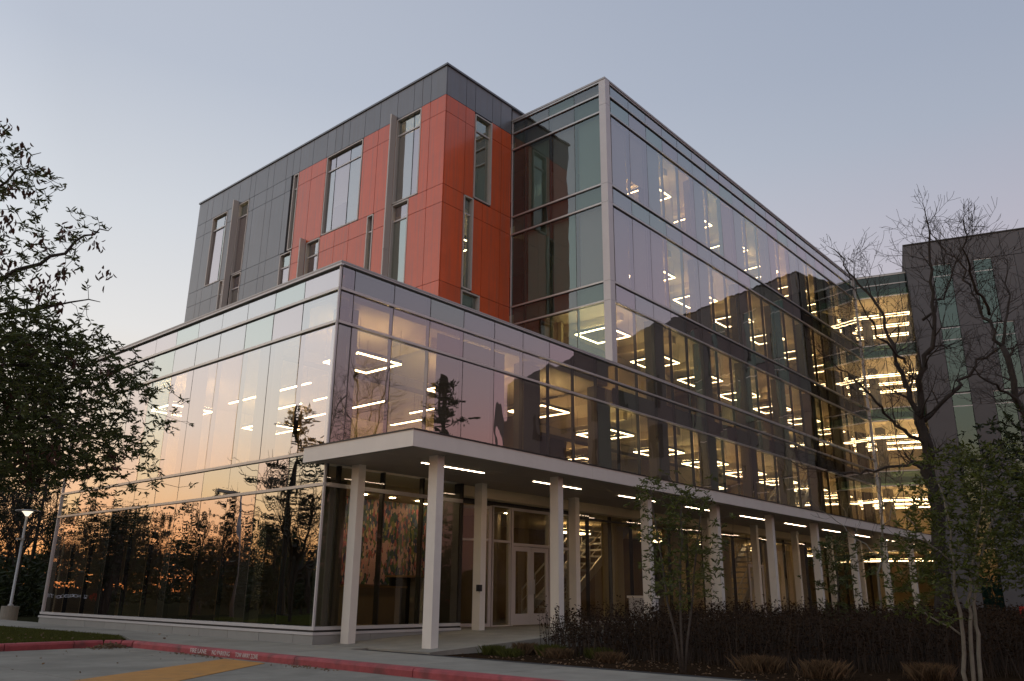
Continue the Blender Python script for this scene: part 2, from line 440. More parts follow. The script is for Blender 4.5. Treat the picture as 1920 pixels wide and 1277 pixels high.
# planting bed
bed = add('planting_bed', MB().prism([(.22, -40), (60, -40), (60, -3.45), (.22, -3.45)], GROUND + .002, .455).mesh('planting_bed', M['soil']), kind='structure')
# entrance floor / gallery floor with its ramp
def ez(x, y): return WALK_Z + .002 + max(0, min(1, (x - .22) / 4.2)) * (FLOOR_Z - WALK_Z)
ent = add('entrance_ramp', MB().prism([(.215, -3.38), (4.42, -3.38), (4.42, -.0), (.215, .0)], .2, ez).mesh('entrance_ramp', M['concrete']), kind='structure')
x = 4.43
gal = add('gallery_floor', MB().prism([(4.44, -3.38), (39, -3.38), (39, .55), (4.44, .55)], .2, FLOOR_Z - .03).mesh('gallery_floor', M['concrete']), kind='structure')
while x < 39:
    for a, b in ((-3.38, -1.5), (-1.49, .5)):
        boxpart('paving_slab', gal, x, min(x + 2.28, 39), a, b, FLOOR_Z - .04, FLOOR_Z, M['concrete'])
    x += 2.29

# ------------------------------------------------------------------ the academic building
BLD = thing('academic_building', 'large academic building with mirrored glass walls, orange and slate upper block and white entrance canopy', 'building', (0, 0, 0))
HA, HT, HR = 9.34, 20.86, 21.57
XT, XE = 11.69, 39.2

def gpick(set_, i, j):
    return set_[rng.choice([0, 0, 1, 1, 2])]
def pane_y(x0, x1, z0, z1, gm, yc=0.0, tilt=.0026, parent=BLD, name='glass_pane'):
    return boxpart(name, parent, x0 + .012, x1 - .012, yc, yc + .014, z0 + .02, z1 - .02, [gm, CL], fm=[1, 1, 0, 1, 1, 1],
                   rot=(rng.gauss(0, tilt), 0, rng.gauss(0, tilt)))
def pane_x(y0, y1, z0, z1, gm, xc=0.0, tilt=.0026, parent=BLD, name='glass_pane'):
    return boxpart(name, parent, xc, xc + .014, y0 + .012, y1 - .012, z0 + .02, z1 - .02, [gm, CL], fm=[1, 1, 1, 1, 1, 0],
                   rot=(0, rng.gauss(0, tilt), rng.gauss(0, tilt)))
def hmull_y(x0, x1, z, yc=0, h=.065, d=.06, m='alu'):
    boxpart('transom', BLD, x0, x1, yc - d, yc - .002, z - h / 2, z + h / 2, M[m])
    boxpart('transom_back', BLD, x0, x1, yc + .02, yc + .12, z - .03, z + .03, M['mull_dark'])
def hmull_x(y0, y1, z, xc=0, h=.065, d=.06, m='alu'):
    boxpart('transom', BLD, xc - d, xc - .002, y0, y1, z - h / 2, z + h / 2, M[m])
    boxpart('transom_back', BLD, xc + .02, xc + .12, y0, y1, z - .03, z + .03, M['mull_dark'])
def vmull_y(x, z0, z1, yc=0, w=.035): boxpart('mullion', BLD, x - w / 2, x + w / 2, yc + .018, yc + .13, z0, z1, M['mull_dark'])
def vmull_x(y, z0, z1, xc=0, w=.035): boxpart('mullion', BLD, xc + .018, xc + .13, y - w / 2, y + w / 2, z0, z1, M['mull_dark'])

# --- annex, west face (plane x=0)
YL = 14.79
ye = [0.03, 1.48] + [2.80 + 1.318 * k for k in range(9)] + [YL]
ye = ye[:-2] + [YL] if YL - ye[-2] < .6 else ye
rowsL = [(.87, 3.92), (3.92, 4.69), (4.69, 7.80), (7.80, 8.65), (8.65, 9.26)]
for i in range(len(ye) - 1):
    for j, (z0, z1) in enumerate(rowsL):
        pane_x(ye[i], ye[i + 1], z0, z1, gpick(GL, i, j), 0)
for yy in ye[1:-1]: vmull_x(yy, .87, 9.26)
for z in (3.92, 4.69, 7.80, 8.65): hmull_x(0.0, YL, z)
for yy in (.0, YL):
    boxpart('corner_trim', BLD, -.05, .0, yy - .02, yy + .02, .87, 9.26, M['alu_light'])
boxpart('sill', BLD, -.07, .02, -.07, YL + .05, .80, .87, M['alu_light'])
boxpart('sill', BLD, -.035, .02, -.035, YL + .03, .76, .797, M['mull_dark'])
boxpart('sill', BLD, -.10, .02, -.10, YL + .06, .70, .757, M['alu_light'])
k = 0; y = YL
pj = [-.095, .62] + [1.95 + 1.33 * k for k in range(10)]; pj = [p for p in pj if p < YL - .5] + [YL]
for a, b in zip(pj[:-1], pj[1:]):
    boxpart('plinth_panel', BLD, -.085, -.04, a + .006, b - .006, .50, .695, M['plinth'])
boxpart('plinth_backing', BLD, -.04, .3, -.04, YL, .40, .70, M['backing'])
# --- annex, south face (plane y=0)
xe = [0.03, .42] + [1.715 + 1.295 * k for k in range(8)]
xe = [x for x in xe if x < XT - .3] + [12.08]
rowsR = [(4.72, 7.80), (7.80, 8.65), (8.65, 9.26)]
for i in range(len(xe) - 1):
    for j, (z0, z1) in enumerate(rowsR):
        pane_y(xe[i], xe[i + 1], z0, z1, gpick(G, i, j))
for x in xe[1:-1]: vmull_y(x, 4.72, 9.26)
# --- copings of the annex
boxpart('coping', BLD, -.09, .5, -.09, YL + .1, 9.30, 9.345, M['coping'])
boxpart('coping', BLD, .5, XT + .3, -.09, .5, 9.30, 9.345, M['coping'])
boxpart('coping_trim', BLD, -.08, .0, -.08, YL + .06, 9.235, 9.297, M['alu_light'])
boxpart('coping_trim', BLD, .0, XE - .1, -.08, .0, 9.235 + .03, 9.297, M['alu_light'])
boxpart('roof', BLD, .15, XT, .15, YL - .1, 8.72, 9.0, [M['slabedge']])
# --- main block, south face: bays
xm = [12.08 + 1.2915 * k for k in range(22)]; xm[-1] = XE
rowsM = [(4.72, 7.80), (7.80, 8.65), (8.65, 9.34), (9.34, 11.66), (11.66, 12.41), (12.41, 15.54), (15.54, 16.32), (16.32, 19.43), (19.43, 20.2), (20.2, 20.78)]
pane_y(11.94, 12.08, 9.34, 11.66, G[0])
for i in range(len(xm) - 1):
    for j, (z0, z1) in enumerate(rowsM):
        if i >= 17: continue
        pane_y(xm[i], xm[i + 1], z0, z1, gpick(G, i, j))
farb = MB()
for i in range(17, 21):
    for (z0, z1) in rowsM:
        farb.box(xm[i] + .012, xm[i + 1] - .012, 0, .014, z0 + .02, z1 - .02, fm=[1, 1, 0, 1, 1, 1])
add('far_glass_panes', farb.mesh('far_glass_panes', [G[0], CL]), parent=BLD, kind='stuff')
for x in xm[:-1]: vmull_y(x, 4.72, 20.78)
for j, z in enumerate((7.80, 8.65)): hmull_y(.0, XE, z)
for z in (11.66, 12.41, 15.54, 16.32, 19.43, 20.2): hmull_y(11.94, XE, z)
boxpart('transom', BLD, XT + .3, XE, -.06, -.002, 9.305, 9.37, M['alu'])
boxpart('coping', BLD, XT - .08, XE + .1, -.08, .6, 20.80, 20.88, M['coping'])
boxpart('coping', BLD, XT - .08, XT + .6, .6, 4.70, 20.80, 20.88, M['coping'])
boxpart('coping_trim', BLD, XT + .26, XE, -.05, -.002, 20.74, 20.797, M['alu_light'])
# corner column casing with joints
for z0, z1 in ((9.36, 11.65), (11.66, 12.40), (12.41, 15.53), (15.54, 16.31), (16.32, 19.70), (19.71, 20.80)):
    boxpart('corner_casing', BLD, XT - .06, XT + .24, -.08, .22, z0, z1, M['alu_light'])
boxpart('end_mullion', BLD, XE - .06, XE + .02, -.08, .05, 4.7, 20.8, M['alu_light'])
# --- tall block, west face (plane x=XT), above the annex roof
GTW = [glass('tower_side_glass', .13, 2.8, (.90, .93, .91), (.55, .60, .54)), glass('tower_side_glass_green', .13, 2.8, (.80, .92, .86), (.50, .62, .54))]
yt = [.22, 1.46, 2.74, 4.03, 4.70]
for i in range(4):
    for (z0, z1) in [(9.05, 11.66), (11.66, 12.41), (12.41, 15.54), (15.54, 16.32), (16.32, 19.43), (19.43, 20.2), (20.2, 20.78)]:
        pane_x(yt[i], yt[i + 1], z0, z1, GTW[rng.choice([0, 1, 1])], XT)
for yy in yt[1:-1]: vmull_x(yy, 9.05, 20.78, XT)
for z in (11.66, 12.41, 15.54, 16.32, 19.43, 20.2, 20.76): hmull_x(.22, 4.70, z, XT)
boxpart('end_mullion', BLD, XT - .06, XT - .002, 4.66, 4.70, 9.0, 20.8, M['alu_light'])

# --- upper clad block: west face x=XR, south face y=YR
XR, YR, YRE = 7.746, 4.727, 23.64
win5 = [(6.12, 7.58, 16.34, 20.15, [6.62], 19.42), (9.76, 12.25, 16.34, 20.15, [10.68, 11.70], 19.42), (14.41, 14.78, 16.34, 20.15, [], 19.42),
        (18.58, 19.50, 16.34, 20.15, [18.78], 19.42), (20.57, 21.98, 16.34, 20.15, [20.92], 19.42)]
win4 = [(6.62, 7.58, 12.44, 16.28, [], 15.57), (8.73, 9.11, 12.44, 16.28, [], 15.57), (12.33, 13.28, 12.44, 16.28, [], 15.57), (14.43, 15.28, 12.44, 16.24, [], 15.57),
        (18.58, 19.42, 12.44, 16.28, [18.78], 15.57), (20.18, 20.52, 12.44, 16.28, [], 15.57)]
fins = [(7.60, 12.4, 20.34), (19.52, 12.4, 20.34), (13.32, 12.4, 16.45)]
jt_top = [YR, 5.6, 6.1, 6.6, 7.6, 8.7, 9.7, 10.75, 11.25, 11.75, 12.35, 13.4, 14.4, 14.95, 15.5, 16.55, 17.05, 18.15, 18.6, 19.6, 20.7, 21.2, 22.2, 22.7, YRE]
j5 = [YR, 5.6, 6.12, 7.64, 8.75, 9.72, 12.3, 13.4, 14.4, 15.0, 15.45, 16.5, 17.03, 18.14, 18.55, 19.6, 20.55, 22.0, 22.75, YRE]
j4 = [YR, 5.6, 6.62, 7.64, 8.70, 9.12, 10.3, 11.27, 12.3, 13.35, 14.4, 15.3, 16.5, 17.03, 18.14, 18.55, 19.6, 20.15, 20.54, 21.2, 22.2, 22.7, YRE]
j3 = [YR, 5.6, 6.62, 7.64, 8.70, 10.3, 11.27, 12.3, 13.35, 14.4, 15.5, 16.5, 17.5, 18.5, 19.6, 20.5, 21.5, 22.7, YRE]
def clad_x(joints, z0, z1, wins, colf):
    for a, b in zip(joints[:-1], joints[1:]):
        c = (a + b) / 2; zc = (z0 + z1) / 2
        if any(w[0] - .03 < c < w[1] + .03 and w[2] < zc < w[3] for w in wins): continue
        boxpart('cladding_panel', BLD, XR, XR + .04, a + .01, b - .01, z0 + .01, z1 - .01, M[colf(c)], rot=(0, rng.gauss(0, .001), rng.gauss(0, .0012)))
redgrey = lambda c: 'orange' if c < 14.4 else 'charcoal'
clad_x(jt_top, 20.19, 21.50, [], lambda c: 'charcoal')
for z0, z1 in ((19.45, 20.19), (16.31, 19.45)): clad_x(j5, z0, z1, win5, redgrey)
for z0, z1 in ((15.55, 16.31), (12.41, 15.55)): clad_x(j4, z0, z1, win4, redgrey)
for z0, z1 in ((11.66, 12.41), (9.0, 11.66)): clad_x(j3, z0, z1, [], redgrey)
# backing wall with window openings cut as strips
def backing_x(wins, z0, z1):
    edges = sorted(set([YR + .03, YRE - .02] + [w[0] for w in wins] + [w[1] for w in wins]))
    for a, b in zip(edges[:-1], edges[1:]):
        c = (a + b) / 2
        w = [w for w in wins if w[0] < c < w[1]]
        if w: 
            continue
        boxpart('wall', BLD, XR + .041, XR + .26, a, b, z0, z1, M['backing'])
boxpart('wall', BLD, XR + .041, XR + .26, YR + .03, YRE - .02, 20.16, 21.5, M['backing'])
backing_x(win5, 16.33, 20.16)
backing_x(win4, 12.42, 16.33)
boxpart('wall', BLD, XR + .041, XR + .26, YR + .03, YRE - .02, 9.0, 12.42, M['backing'])
def window_x(w, xc=XR):
    y0, y1, z0, z1, vm, tz = w
    mb = MB(); X0, X1 = xc - .015, xc + .15; t = .045
    mb.box(X0, X1, y0 - .012, y0 + t, z0, z1); mb.box(X0 - .0, X1, y1 - t, y1 + .012, z0, z1)
    mb.box(X0, X1, y0 + t, y1 - t, z1 - t, z1 + .012); mb.box(X0, X1, y0 + t, y1 - t, z0 - .012, z0 + t)
    f = add('window', mb.mesh('window', M['fin']), parent=BLD)
    add('transom', MB().box(xc + .06, xc + .12, y0 + t, y1 - t, tz - .03, tz + .03).mesh('transom', M['alu_light']), parent=f)
    for v in vm: add('mullion', MB().box(xc + .09, xc + .14, v - .015, v + .015, z0 + t, z1 - t).mesh('mullion', M['mull_dark']), parent=f)
    ed = [y0 + t] + vm + [y1 - t]
    for a, b in zip(ed[:-1], ed[1:]):
        for c, d in ((z0 + t, tz - .03), (tz + .03, z1 - t)):
            pane_x(a - .01, b + .01, c - .018, d + .018, gpick(G, 0, 0), xc + .10, parent=f)
            if rng.random() < .8 and d < tz + .1:
                boxpart('roller_shade', f, xc + .17, xc + .18, a, b, c + (0 if rng.random() < .7 else (d - c) * .4), d, M['blind'])
for w in win5 + win4: window_x(w)
for yy, z0, z1 in fins:
    boxpart('sun_fin', BLD, XR - .30, XR - .02, yy, yy + .07, z0 + 1.95, z1, M['fin'])
    boxpart('sun_fin', BLD, XR - .30, XR - .02, yy, yy + .07, z0, z0 + 1.94, M['fin'])
# south face of the clad block
rw = [(9.42, 10.36, 16.37, 20.10, 19.42), (8.91, 9.38, 12.46, 16.28, 15.58), (8.91, 9.84, 9.2, 12.37, 11.68)]
def clad_y(joints, z0, z1, m):
    for a, b in zip(joints[:-1], joints[1:]):
        c = (a + b) / 2; zc = (z0 + z1) / 2
        if any(w[0] - .03 < c < w[1] + .03 and w[2] < zc < w[3] for w in rw): continue
        boxpart('cladding_panel', BLD, a + .01, b - .01, YR, YR + .04, z0 + .01, z1 - .01, M[m], rot=(rng.gauss(0, .001), 0, rng.gauss(0, .001)))
clad_y([XR + .045, 8.87, 9.4, 10.43, 10.95, 11.63], 20.19, 21.50, 'charcoal')
for z0, z1 in ((19.45, 20.19), (16.31, 19.45)): clad_y([XR + .045, 8.87, 9.39, 10.39, 11.02, 11.63], z0, z1, 'orange')
for z0, z1 in ((15.55, 16.31), (12.41, 15.55)): clad_y([XR + .045, 8.88, 9.41, 9.95, 11.0, 11.63], z0, z1, 'orange')
for z0, z1 in ((11.66, 12.41), (9.0, 11.66)): clad_y([XR + .045, 8.88, 9.87, 11.0, 11.63], z0, z1, 'orange')
def wseg(x0, x1, z0, z1): boxpart('wall', BLD, x0, x1, YR + .041, YR + .26, z0, z1, M['backing'])
wseg(XR + .26, 11.66, 20.12, 21.5)
wseg(XR + .26, 9.42, 16.33, 20.12); wseg(10.36, 11.66, 16.33, 20.12)
wseg(XR + .26, 8.91, 12.42, 16.33); wseg(9.38, 11.66, 12.42, 16.33)
wseg(XR + .26, 8.91, 9.0, 12.42); wseg(9.84, 11.66, 9.0, 12.42)
for x0, x1, z0, z1, tz in rw:
    t = .045; Y0, Y1 = YR - .03, YR + .15
    mb = MB(); mb.box(x0 - .012, x0 + .03, Y0, Y1, z0, z1).box(x1 - t, x1 + .012, Y0 - .03, Y1, z0, z1).box(x0 + .03, x1 - t, Y0, Y1, z1 - t, z1 + .012).box(x0 + .03, x1 - t, Y0, Y1, z0 - .012, z0 + t)
    f = add('window', mb.mesh('window', M['fin']), parent=BLD)
    add('transom', MB().box(x0 + .03, x1 - t, YR + .06, YR + .12, tz - .03, tz + .03).mesh('transom', M['alu_light']), parent=f)
    for c, d in ((z0 + t, tz - .03), (tz + .03, z1 - t)):
        pane_y(x0 + .02, x1 - t + .01, c - .018, d + .018, G[2], YR + .10, parent=f)
boxpart('coping', BLD, XR - .05, XR + .5, YR - .06, YRE + .05, 21.50, 21.58, M['charcoal'])
boxpart('coping', BLD, XR + .5, XT + 3, YR - .06, YR + .5, 21.50, 21.58, M['charcoal'])
boxpart('wall', BLD, XR + .2, 25, YRE - .3, YRE, .5, 21.5, M['charcoal'])
boxpart('roof', BLD, XR + .3, 25, YR + .3, YRE - .3, 20.9, 21.2, M['slabedge'])
boxpart('wall', BLD, XT + .05, 25, YR + .05, YR + .28, 20.9, 21.5, M['charcoal'])
boxpart('roof', BLD, XT + .1, XE + 9, .2, 12, 20.25, 20.5, M['slabedge'])
# inside of the clad block: storeys and a back wall
for z in (12.0, 15.9):
    boxpart('floor_slab', BLD, XR + .3, 11.6, YR + .3, YRE - .3, z, z + .38, M['slabedge'])
boxpart('inner_wall', BLD, 11.30, 11.42, YR + 1, YRE - .4, 9.1, 20.8, M['intdark'])

# --- interior of annex and main block
def spand_y(x0, x1, z0, z1):
    boxpart('spandrel_backing', BLD, x0, x1, .15, .22, z0, z1, M['spandrel'])
def spand_x(y0, y1, z0, z1, xc=0):
    boxpart('spandrel_backing', BLD, xc + .15, xc + .22, y0, y1, z0, z1, M['spandrel'])
spand_x(.2, YL - .1, 8.62, 9.25); spand_x(.2, YL - .1, 4.0, 4.66); spand_x(1.5, YL - .1, 7.86, 8.6)
spand_y(.25, XT, 8.68, 9.25)
spand_y(XT + .3, XE, 7.86, 8.5)
for z0, z1 in ((11.7, 12.38), (15.57, 16.29), (19.5, 20.7)):
    spand_y(XT + .3, XE, z0, z1); spand_x(.25, YR - .05, z0, z1, XT)
boxpart('ceiling_slab', BLD, .2, XT, .2, YL - .2, 8.50, 8.70, M['ceil'])
# floor slabs of the main block (ceiling colour below)
BACK = 9.2
for z in (11.85, 15.72, 19.62):
    boxpart('floor_slab', BLD, XT + .25, XE + 9, .24, BACK, z, z + .35, [M['ceil'], M['floor_int']], fm=[0, 1, 0, 0, 0, 0])
boxpart('floor_slab', BLD, XT, XE + 9, .24, BACK, 8.0, 8.42, [M['ceil'], M['floor_int']], fm=[0, 1, 0, 0, 0, 0])
boxpart('floor_slab', BLD, .24, XE + 9, .24, BACK, 4.12, 4.48, [M['ceil'], M['floor_int']], fm=[0, 1, 0, 0, 0, 0])
boxpart('floor_slab', BLD, .24, XT, BACK, YL - .2, 4.12, 4.48, [M['ceil'], M['floor_int']], fm=[0, 1, 0, 0, 0, 0])
boxpart('lobby_floor', BLD, .1, XE + 9, .1, YL - .1, .45, .69, M['floor_int'])
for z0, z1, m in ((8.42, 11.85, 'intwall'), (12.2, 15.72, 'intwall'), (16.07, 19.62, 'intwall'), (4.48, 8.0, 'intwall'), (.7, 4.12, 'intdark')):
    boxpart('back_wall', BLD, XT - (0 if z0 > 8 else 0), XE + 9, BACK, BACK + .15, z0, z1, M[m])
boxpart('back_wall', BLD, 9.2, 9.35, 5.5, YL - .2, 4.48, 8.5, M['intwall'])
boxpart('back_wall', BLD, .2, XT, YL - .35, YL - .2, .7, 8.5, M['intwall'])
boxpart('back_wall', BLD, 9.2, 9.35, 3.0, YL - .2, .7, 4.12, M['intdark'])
boxpart('inner_wall', BLD, XT + .3, XT + .42, 5.2, BACK, 8.42, 19.6, M['intwall'])
# partition walls between rooms
for x, s, d in ((13.0, 3, 3.2), (19.4, 3, 2.4), (27.1, 3, 3), (15.5, 4, 2), (23.3, 4, 2), (31, 4, 2), (15.5, 5, 2), (19.4, 5, 1.6), (27.1, 5, 2), (34.9, 5, 2), (23.2, 2, 3), (11.6, 2, 4), (31, 3, 2), (15.5, 2, 5)):
    zz = {2: (4.48, 8.0), 3: (8.42, 11.85), 4: (12.2, 15.72), 5: (16.07, 19.62)}[s]
    boxpart('partition_wall', BLD, x, x + .12, d, BACK, zz[0], zz[1], M[rng.choice(['intwall', 'intwall', 'intwall', 'intdark', 'intred'])])
for x0, x1, s, y0 in ((12.2, 13.4, 3, 3.4), (21.0, 24.6, 3, 6), (24, 29, 2, 5.5), (17, 20.5, 2, 6), (16.5, 19, 4, 6), (25, 29, 4, 5), (31, 36, 3, 5), (5, 8.6, 2, 6)):
    zz = {2: (4.48, 8.0), 3: (8.42, 11.85), 4: (12.2, 15.72), 5: (16.07, 19.62)}[s]
    boxpart('partition_wall', BLD, x0, x1, y0, y0 + .12, zz[0], zz[1] - (0 if s == 3 and x0 < 13 else .9), M['intwall' if rng.random() < .6 else 'intdark'])
boxpart('roller_shade', BLD, 3.55, 6.35, .26, .275, 4.5, 8.45, M['shade_warm'])
# beams and ducts under the ceilings
for zc in (8.0, 11.85, 15.72, 19.62):
    x = XT + 1.9
    while x < XE - 1:
        boxpart('ceiling_beam', BLD, x - .12, x + .12, .75, BACK - .02, zc - .30, zc - .003, M['ceil'])
        x += 3.885
    boxpart('air_duct', BLD, XT + .5, XE + 4, 3.6, 4.05, zc - .62, zc - .32, M['slabedge'])
for x in (3.95, 7.8): boxpart('ceiling_beam', BLD, x - .15, x + .15, .78, 9, 8.18, 8.497, M['ceil'])
boxpart('air_duct', BLD, .8, 9.1, 3.7, 4.15, 7.85, 8.15, M['slabedge'])
# pillars behind the glass
for k in range(-2, 8):
    xc = 15.5 + 3.885 * k
    if k == 99: continue
    z1 = 8.45 if xc < XT else 19.6
    boxpart('interior_pillar', BLD, xc - .42, xc + .38, .32, .72, 4.48, z1, M['pillar'])
for k in range(0, 4):
    boxpart('interior_pillar', BLD, .35, .75, 3.6 + 3.95 * k - .25, 3.6 + 3.95 * k + .25, .7, 8.45, M['pillar'])
boxpart('interior_pillar', BLD, .55, 1.0, .5, .95, .7, 8.45, M['pillar'])
# roller shades on the upper floors
open5 = {4, 5, 7, 10, 11, 14, 17}; open4 = {4, 5, 7, 8, 10, 11, 13, 14, 16, 17, 19}; part5 = {1: .75}
open5 = {3, 4, 6, 9, 10, 12, 15, 18}; open4 = {3, 4, 6, 7, 9, 10, 12, 13, 15, 16, 18, 19}
for i in range(21):
    if i not in open5:
        b = 16.4 if i != 1 else 17.3
        boxpart('roller_shade', BLD, xm[i] + .03, xm[i + 1] - .03, .2, .212, b, 19.42, M['blind'])
    if i not in open4:
        boxpart('roller_shade', BLD, xm[i] + .03, xm[i + 1] - .03, .2, .212, 12.5, 15.53, M['blind'])
for i in (1, 2, 3):
    boxpart('roller_shade', BLD, XT + .2, XT + .212, yt[i - 1] + .03, yt[i] - .05, 16.4, 19.4, M['blind'])
    boxpart('roller_shade', BLD, XT + .2, XT + .212, yt[i - 1] + .03, yt[i] - .05, 12.5, 15.5, M['blind'])

# --- stairs seen behind the glass
def stair(x0, y0, z0, x1, z1, name_label):
    mb = MB(); n = 14
    for s in (0, 1.4):
        mb.bar((x0, y0 + s, z0), (x1, y0 + s, z1), .06, .3)
        mb.bar((x0, y0 + s, z0 + 1), (x1, y0 + s, z1 + 1), .05, .05)
        mb.bar((x0, y0 + s, z0 + .6), (x1, y0 + s, z1 + .6), .02, .02)
        for i in range(0, n + 1, 2):
            t = i / n; xx = x0 + (x1 - x0) * t; zz = z0 + (z1 - z0) * t
            mb.box(xx - .015, xx + .015, y0 + s - .015, y0 + s + .015, zz, zz + 1)
    for i in range(n):
        t = (i + .5) / n; xx = x0 + (x1 - x0) * t; zz = z0 + (z1 - z0) * t
        mb.box(xx - .15, xx + .15, y0 + .05, y0 + 1.35, zz, zz + .06)
    add('staircase', mb.mesh('staircase', M['alu_light']), parent=BLD)
stair(11.4, 2.4, .75, 16.4, 4.3, '')
stair(29.5, 1.6, 4.5, 34.0, 8.1, '')
stair(24.5, 2.2, .75, 29.0, 4.3, '')

# --- ground floor glazing
xg = [0.03, .42, 1.75, 3.05, 4.38]
for a, b in zip(xg[:-1], xg[1:]):
    pane_y(a, b, .87, 3.92, GV); pane_y(a, b, 3.92, 4.36, GV)
for x in xg[1:]: boxpart('mullion', BLD, x - .03, x + .03, .018, .15, .87, 4.38, M['darkframe'])
boxpart('transom', BLD, .0, 4.42, -.05, -.002, 3.87, 3.96, M['alu'])
boxpart('sill', BLD, .02, 4.42, -.07, .02, .80, .87, M['alu_light'])
boxpart('sill', BLD, .02, 4.42, -.035, .02, .76, .797, M['mull_dark'])
boxpart('sill', BLD, .02, 4.42, -.10, .02, .70, .757, M['alu_light'])
for a, b in ((-.085, 1.5), (1.5, 2.9), (2.9, 4.4)):
    boxpart('plinth_panel', BLD, a + .006, b - .006, -.085, -.04, .45, .695, M['plinth'])
boxpart('plinth_backing', BLD, .3, 4.42, -.04, .1, .40, .70, M['backing'])
# angled screen then the doorway wall
boxpart('jamb', BLD, 4.38, 4.46, -.03, 1.3, .7, 4.38, M['darkframe'])
YD = .6
def frame_y(x0, x1, z0, z1, yc, w=.06, m='doorframe', n='storefront_frame', parent=BLD):
    mb = MB(); d = .13
    mb.box(x0, x0 + w, yc - .05, yc + .08, z0, z1).box(x1 - w, x1, yc - .05, yc + .08, z0, z1)
    mb.box(x0 + w, x1 - w, yc - .05, yc + .08, z1 - w, z1).box(x0 + w, x1 - w, yc - .05, yc + .08, z0, z0 + w)
    return add(n, mb.mesh(n, M[m]), parent=parent)
# angled panel
ang = math.atan2(.6 - 1.25, 6.25 - 4.85)
e = add('storefront_frame', None, (4.85, 1.25, 0), BLD, rot=(0, 0, ang)); Lg = math.hypot(1.4, .65)
e2 = frame_y(0, Lg, .72, 3.95, 0, parent=e); bpy.data.objects.remove(e2)
bpy.data.objects.remove(e)
mb = MB()
for z0, z1 in ((.72, .80), (3.0, 3.06), (3.89, 3.97)): mb.box(0, Lg, -.05, .07, z0, z1)
mb.box(0, .09, -.05, .07, .8, 3.0).box(0, .09, -.05, .07, 3.06, 3.89).box(Lg - .09, Lg, -.05, .07, .8, 3.0).box(Lg - .09, Lg, -.05, .07, 3.06, 3.89)
e = add('storefront_frame', mb.mesh('storefront_frame', M['doorframe']), (4.85, 1.25, 0), BLD, rot=(0, 0, ang))
pane_y(.08, Lg - .08, .78, 3.02, GV, parent=e); pane_y(.08, Lg - .08, 3.04, 3.91, GV, parent=e)
boxpart('header_panel', BLD, 4.46, 10.2, YD + .02, YD + .2, 4.0, 4.38, M['darkframe'])
def storefront(x0, x1, zs, yc=YD, m='doorframe'):
    mb = MB()
    mb.box(x0, x0 + .05, yc - .05, yc + .08, zs[0], zs[-1]).box(x1 - .05, x1, yc - .05, yc + .08, zs[0], zs[-1])
    for k, z in enumerate(zs): mb.box(x0 + .05, x1 - .05, yc - .048, yc + .078, z - (.03 if k else 0), z + (.03 if k < len(zs) - 1 else 0))
    f = add('storefront_frame', mb.mesh('storefront_frame', M[m]), parent=BLD)
    for a, b in zip(zs[:-1], zs[1:]): pane_y(x0 + .04, x1 - .04, a, b, GV, yc, parent=f)
    return f
storefront(6.27, 7.06, [.72, 3.02, 4.0])
# double doors with transom
mb = MB()
mb.box(7.08, 7.16, YD - .06, YD + .1, .72, 4.0).box(8.84, 8.92, YD - .06, YD + .1, .72, 4.0).box(7.16, 8.84, YD - .06, YD + .1, 2.92, 3.0).box(7.16, 8.84, YD - .06, YD + .1, 3.92, 4.0)
df = add('door_frame', mb.mesh('door_frame', M['doorframe']), parent=BLD)
pane_y(7.15, 8.85, 2.98, 3.94, GV, YD, parent=df)
def door_leaf(x0, x1, z0, z1, yc, hinge_right):
    mb = MB(); s = .13
    mb.box(x0, x0 + s, yc - .025, yc + .025, z0, z1).box(x1 - s, x1, yc - .025, yc + .025, z0, z1)
    mb.box(x0 + s, x1 - s, yc - .025, yc + .025, z1 - s, z1).box(x0 + s, x1 - s, yc - .025, yc + .025, z0, z0 + .3)
    d = add('door', mb.mesh('door', M['doorframe']), parent=BLD)
    pane_y(x0 + s - .01, x1 - s + .01, z0 + .29, z1 - s + .02, GV, yc, parent=d)
    hx = x0 + .07 if hinge_right else x1 - .07
    hb = MB().tube([(hx, yc - .03, z0 + .85), (hx, yc - .09, z0 + .85), (hx, yc - .09, z0 + 1.25), (hx, yc - .03, z0 + 1.25)], .013)
    add('handle', hb.mesh('handle', M['alu_light'], True), parent=d)
door_leaf(7.17, 7.995, .74, 2.91, YD, False); door_leaf(8.005, 8.83, .74, 2.91, YD, True)
storefront(8.93, 9.95, [.72, 2.95, 4.0])
# gallery glazing east of the entrance
xg2 = [10.05] + [11.0 + 1.295 * k for k in range(22)] + [XE]
for i, (a, b) in enumerate(zip(xg2[:-1], xg2[1:])):
    if 22.4 < (a + b) / 2 < 24.1: continue
    pane_y(a, b, .78, 3.95, GV, YD); pane_y(a, b, 3.95, 4.36, GV, YD)
    boxpart('mullion', BLD, a - .025, a + .025, YD + .016, YD + .14, .72, 4.38, M['darkframe'])
boxpart('transom', BLD, 10.0, XE, YD - .03, YD - .001, 3.91, 3.98, M['darkframe'])
boxpart('sill', BLD, 10.0, XE, YD - .05, YD - .001, .70, .78, M['doorframe'])
door_leaf(22.5, 23.25, .74, 2.9, YD, False); door_leaf(23.27, 24.0, .74, 2.9, YD, True)
pane_y(22.45, 24.05, 2.98, 4.3, GV, YD)
# lobby back wall pieces
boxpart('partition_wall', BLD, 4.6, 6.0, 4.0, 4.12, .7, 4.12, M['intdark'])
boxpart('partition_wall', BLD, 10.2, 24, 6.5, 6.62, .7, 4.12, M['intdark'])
boxpart('partition_wall', BLD, 24, 38, 5, 5.12, .7, 4.12, M['intwall'])
for k in range(6):
    boxpart('interior_pillar', BLD, 13.3 + 4.1 * k, 13.9 + 4.1 * k, 1.2, 1.7, .7, 4.12, M['intwall'])

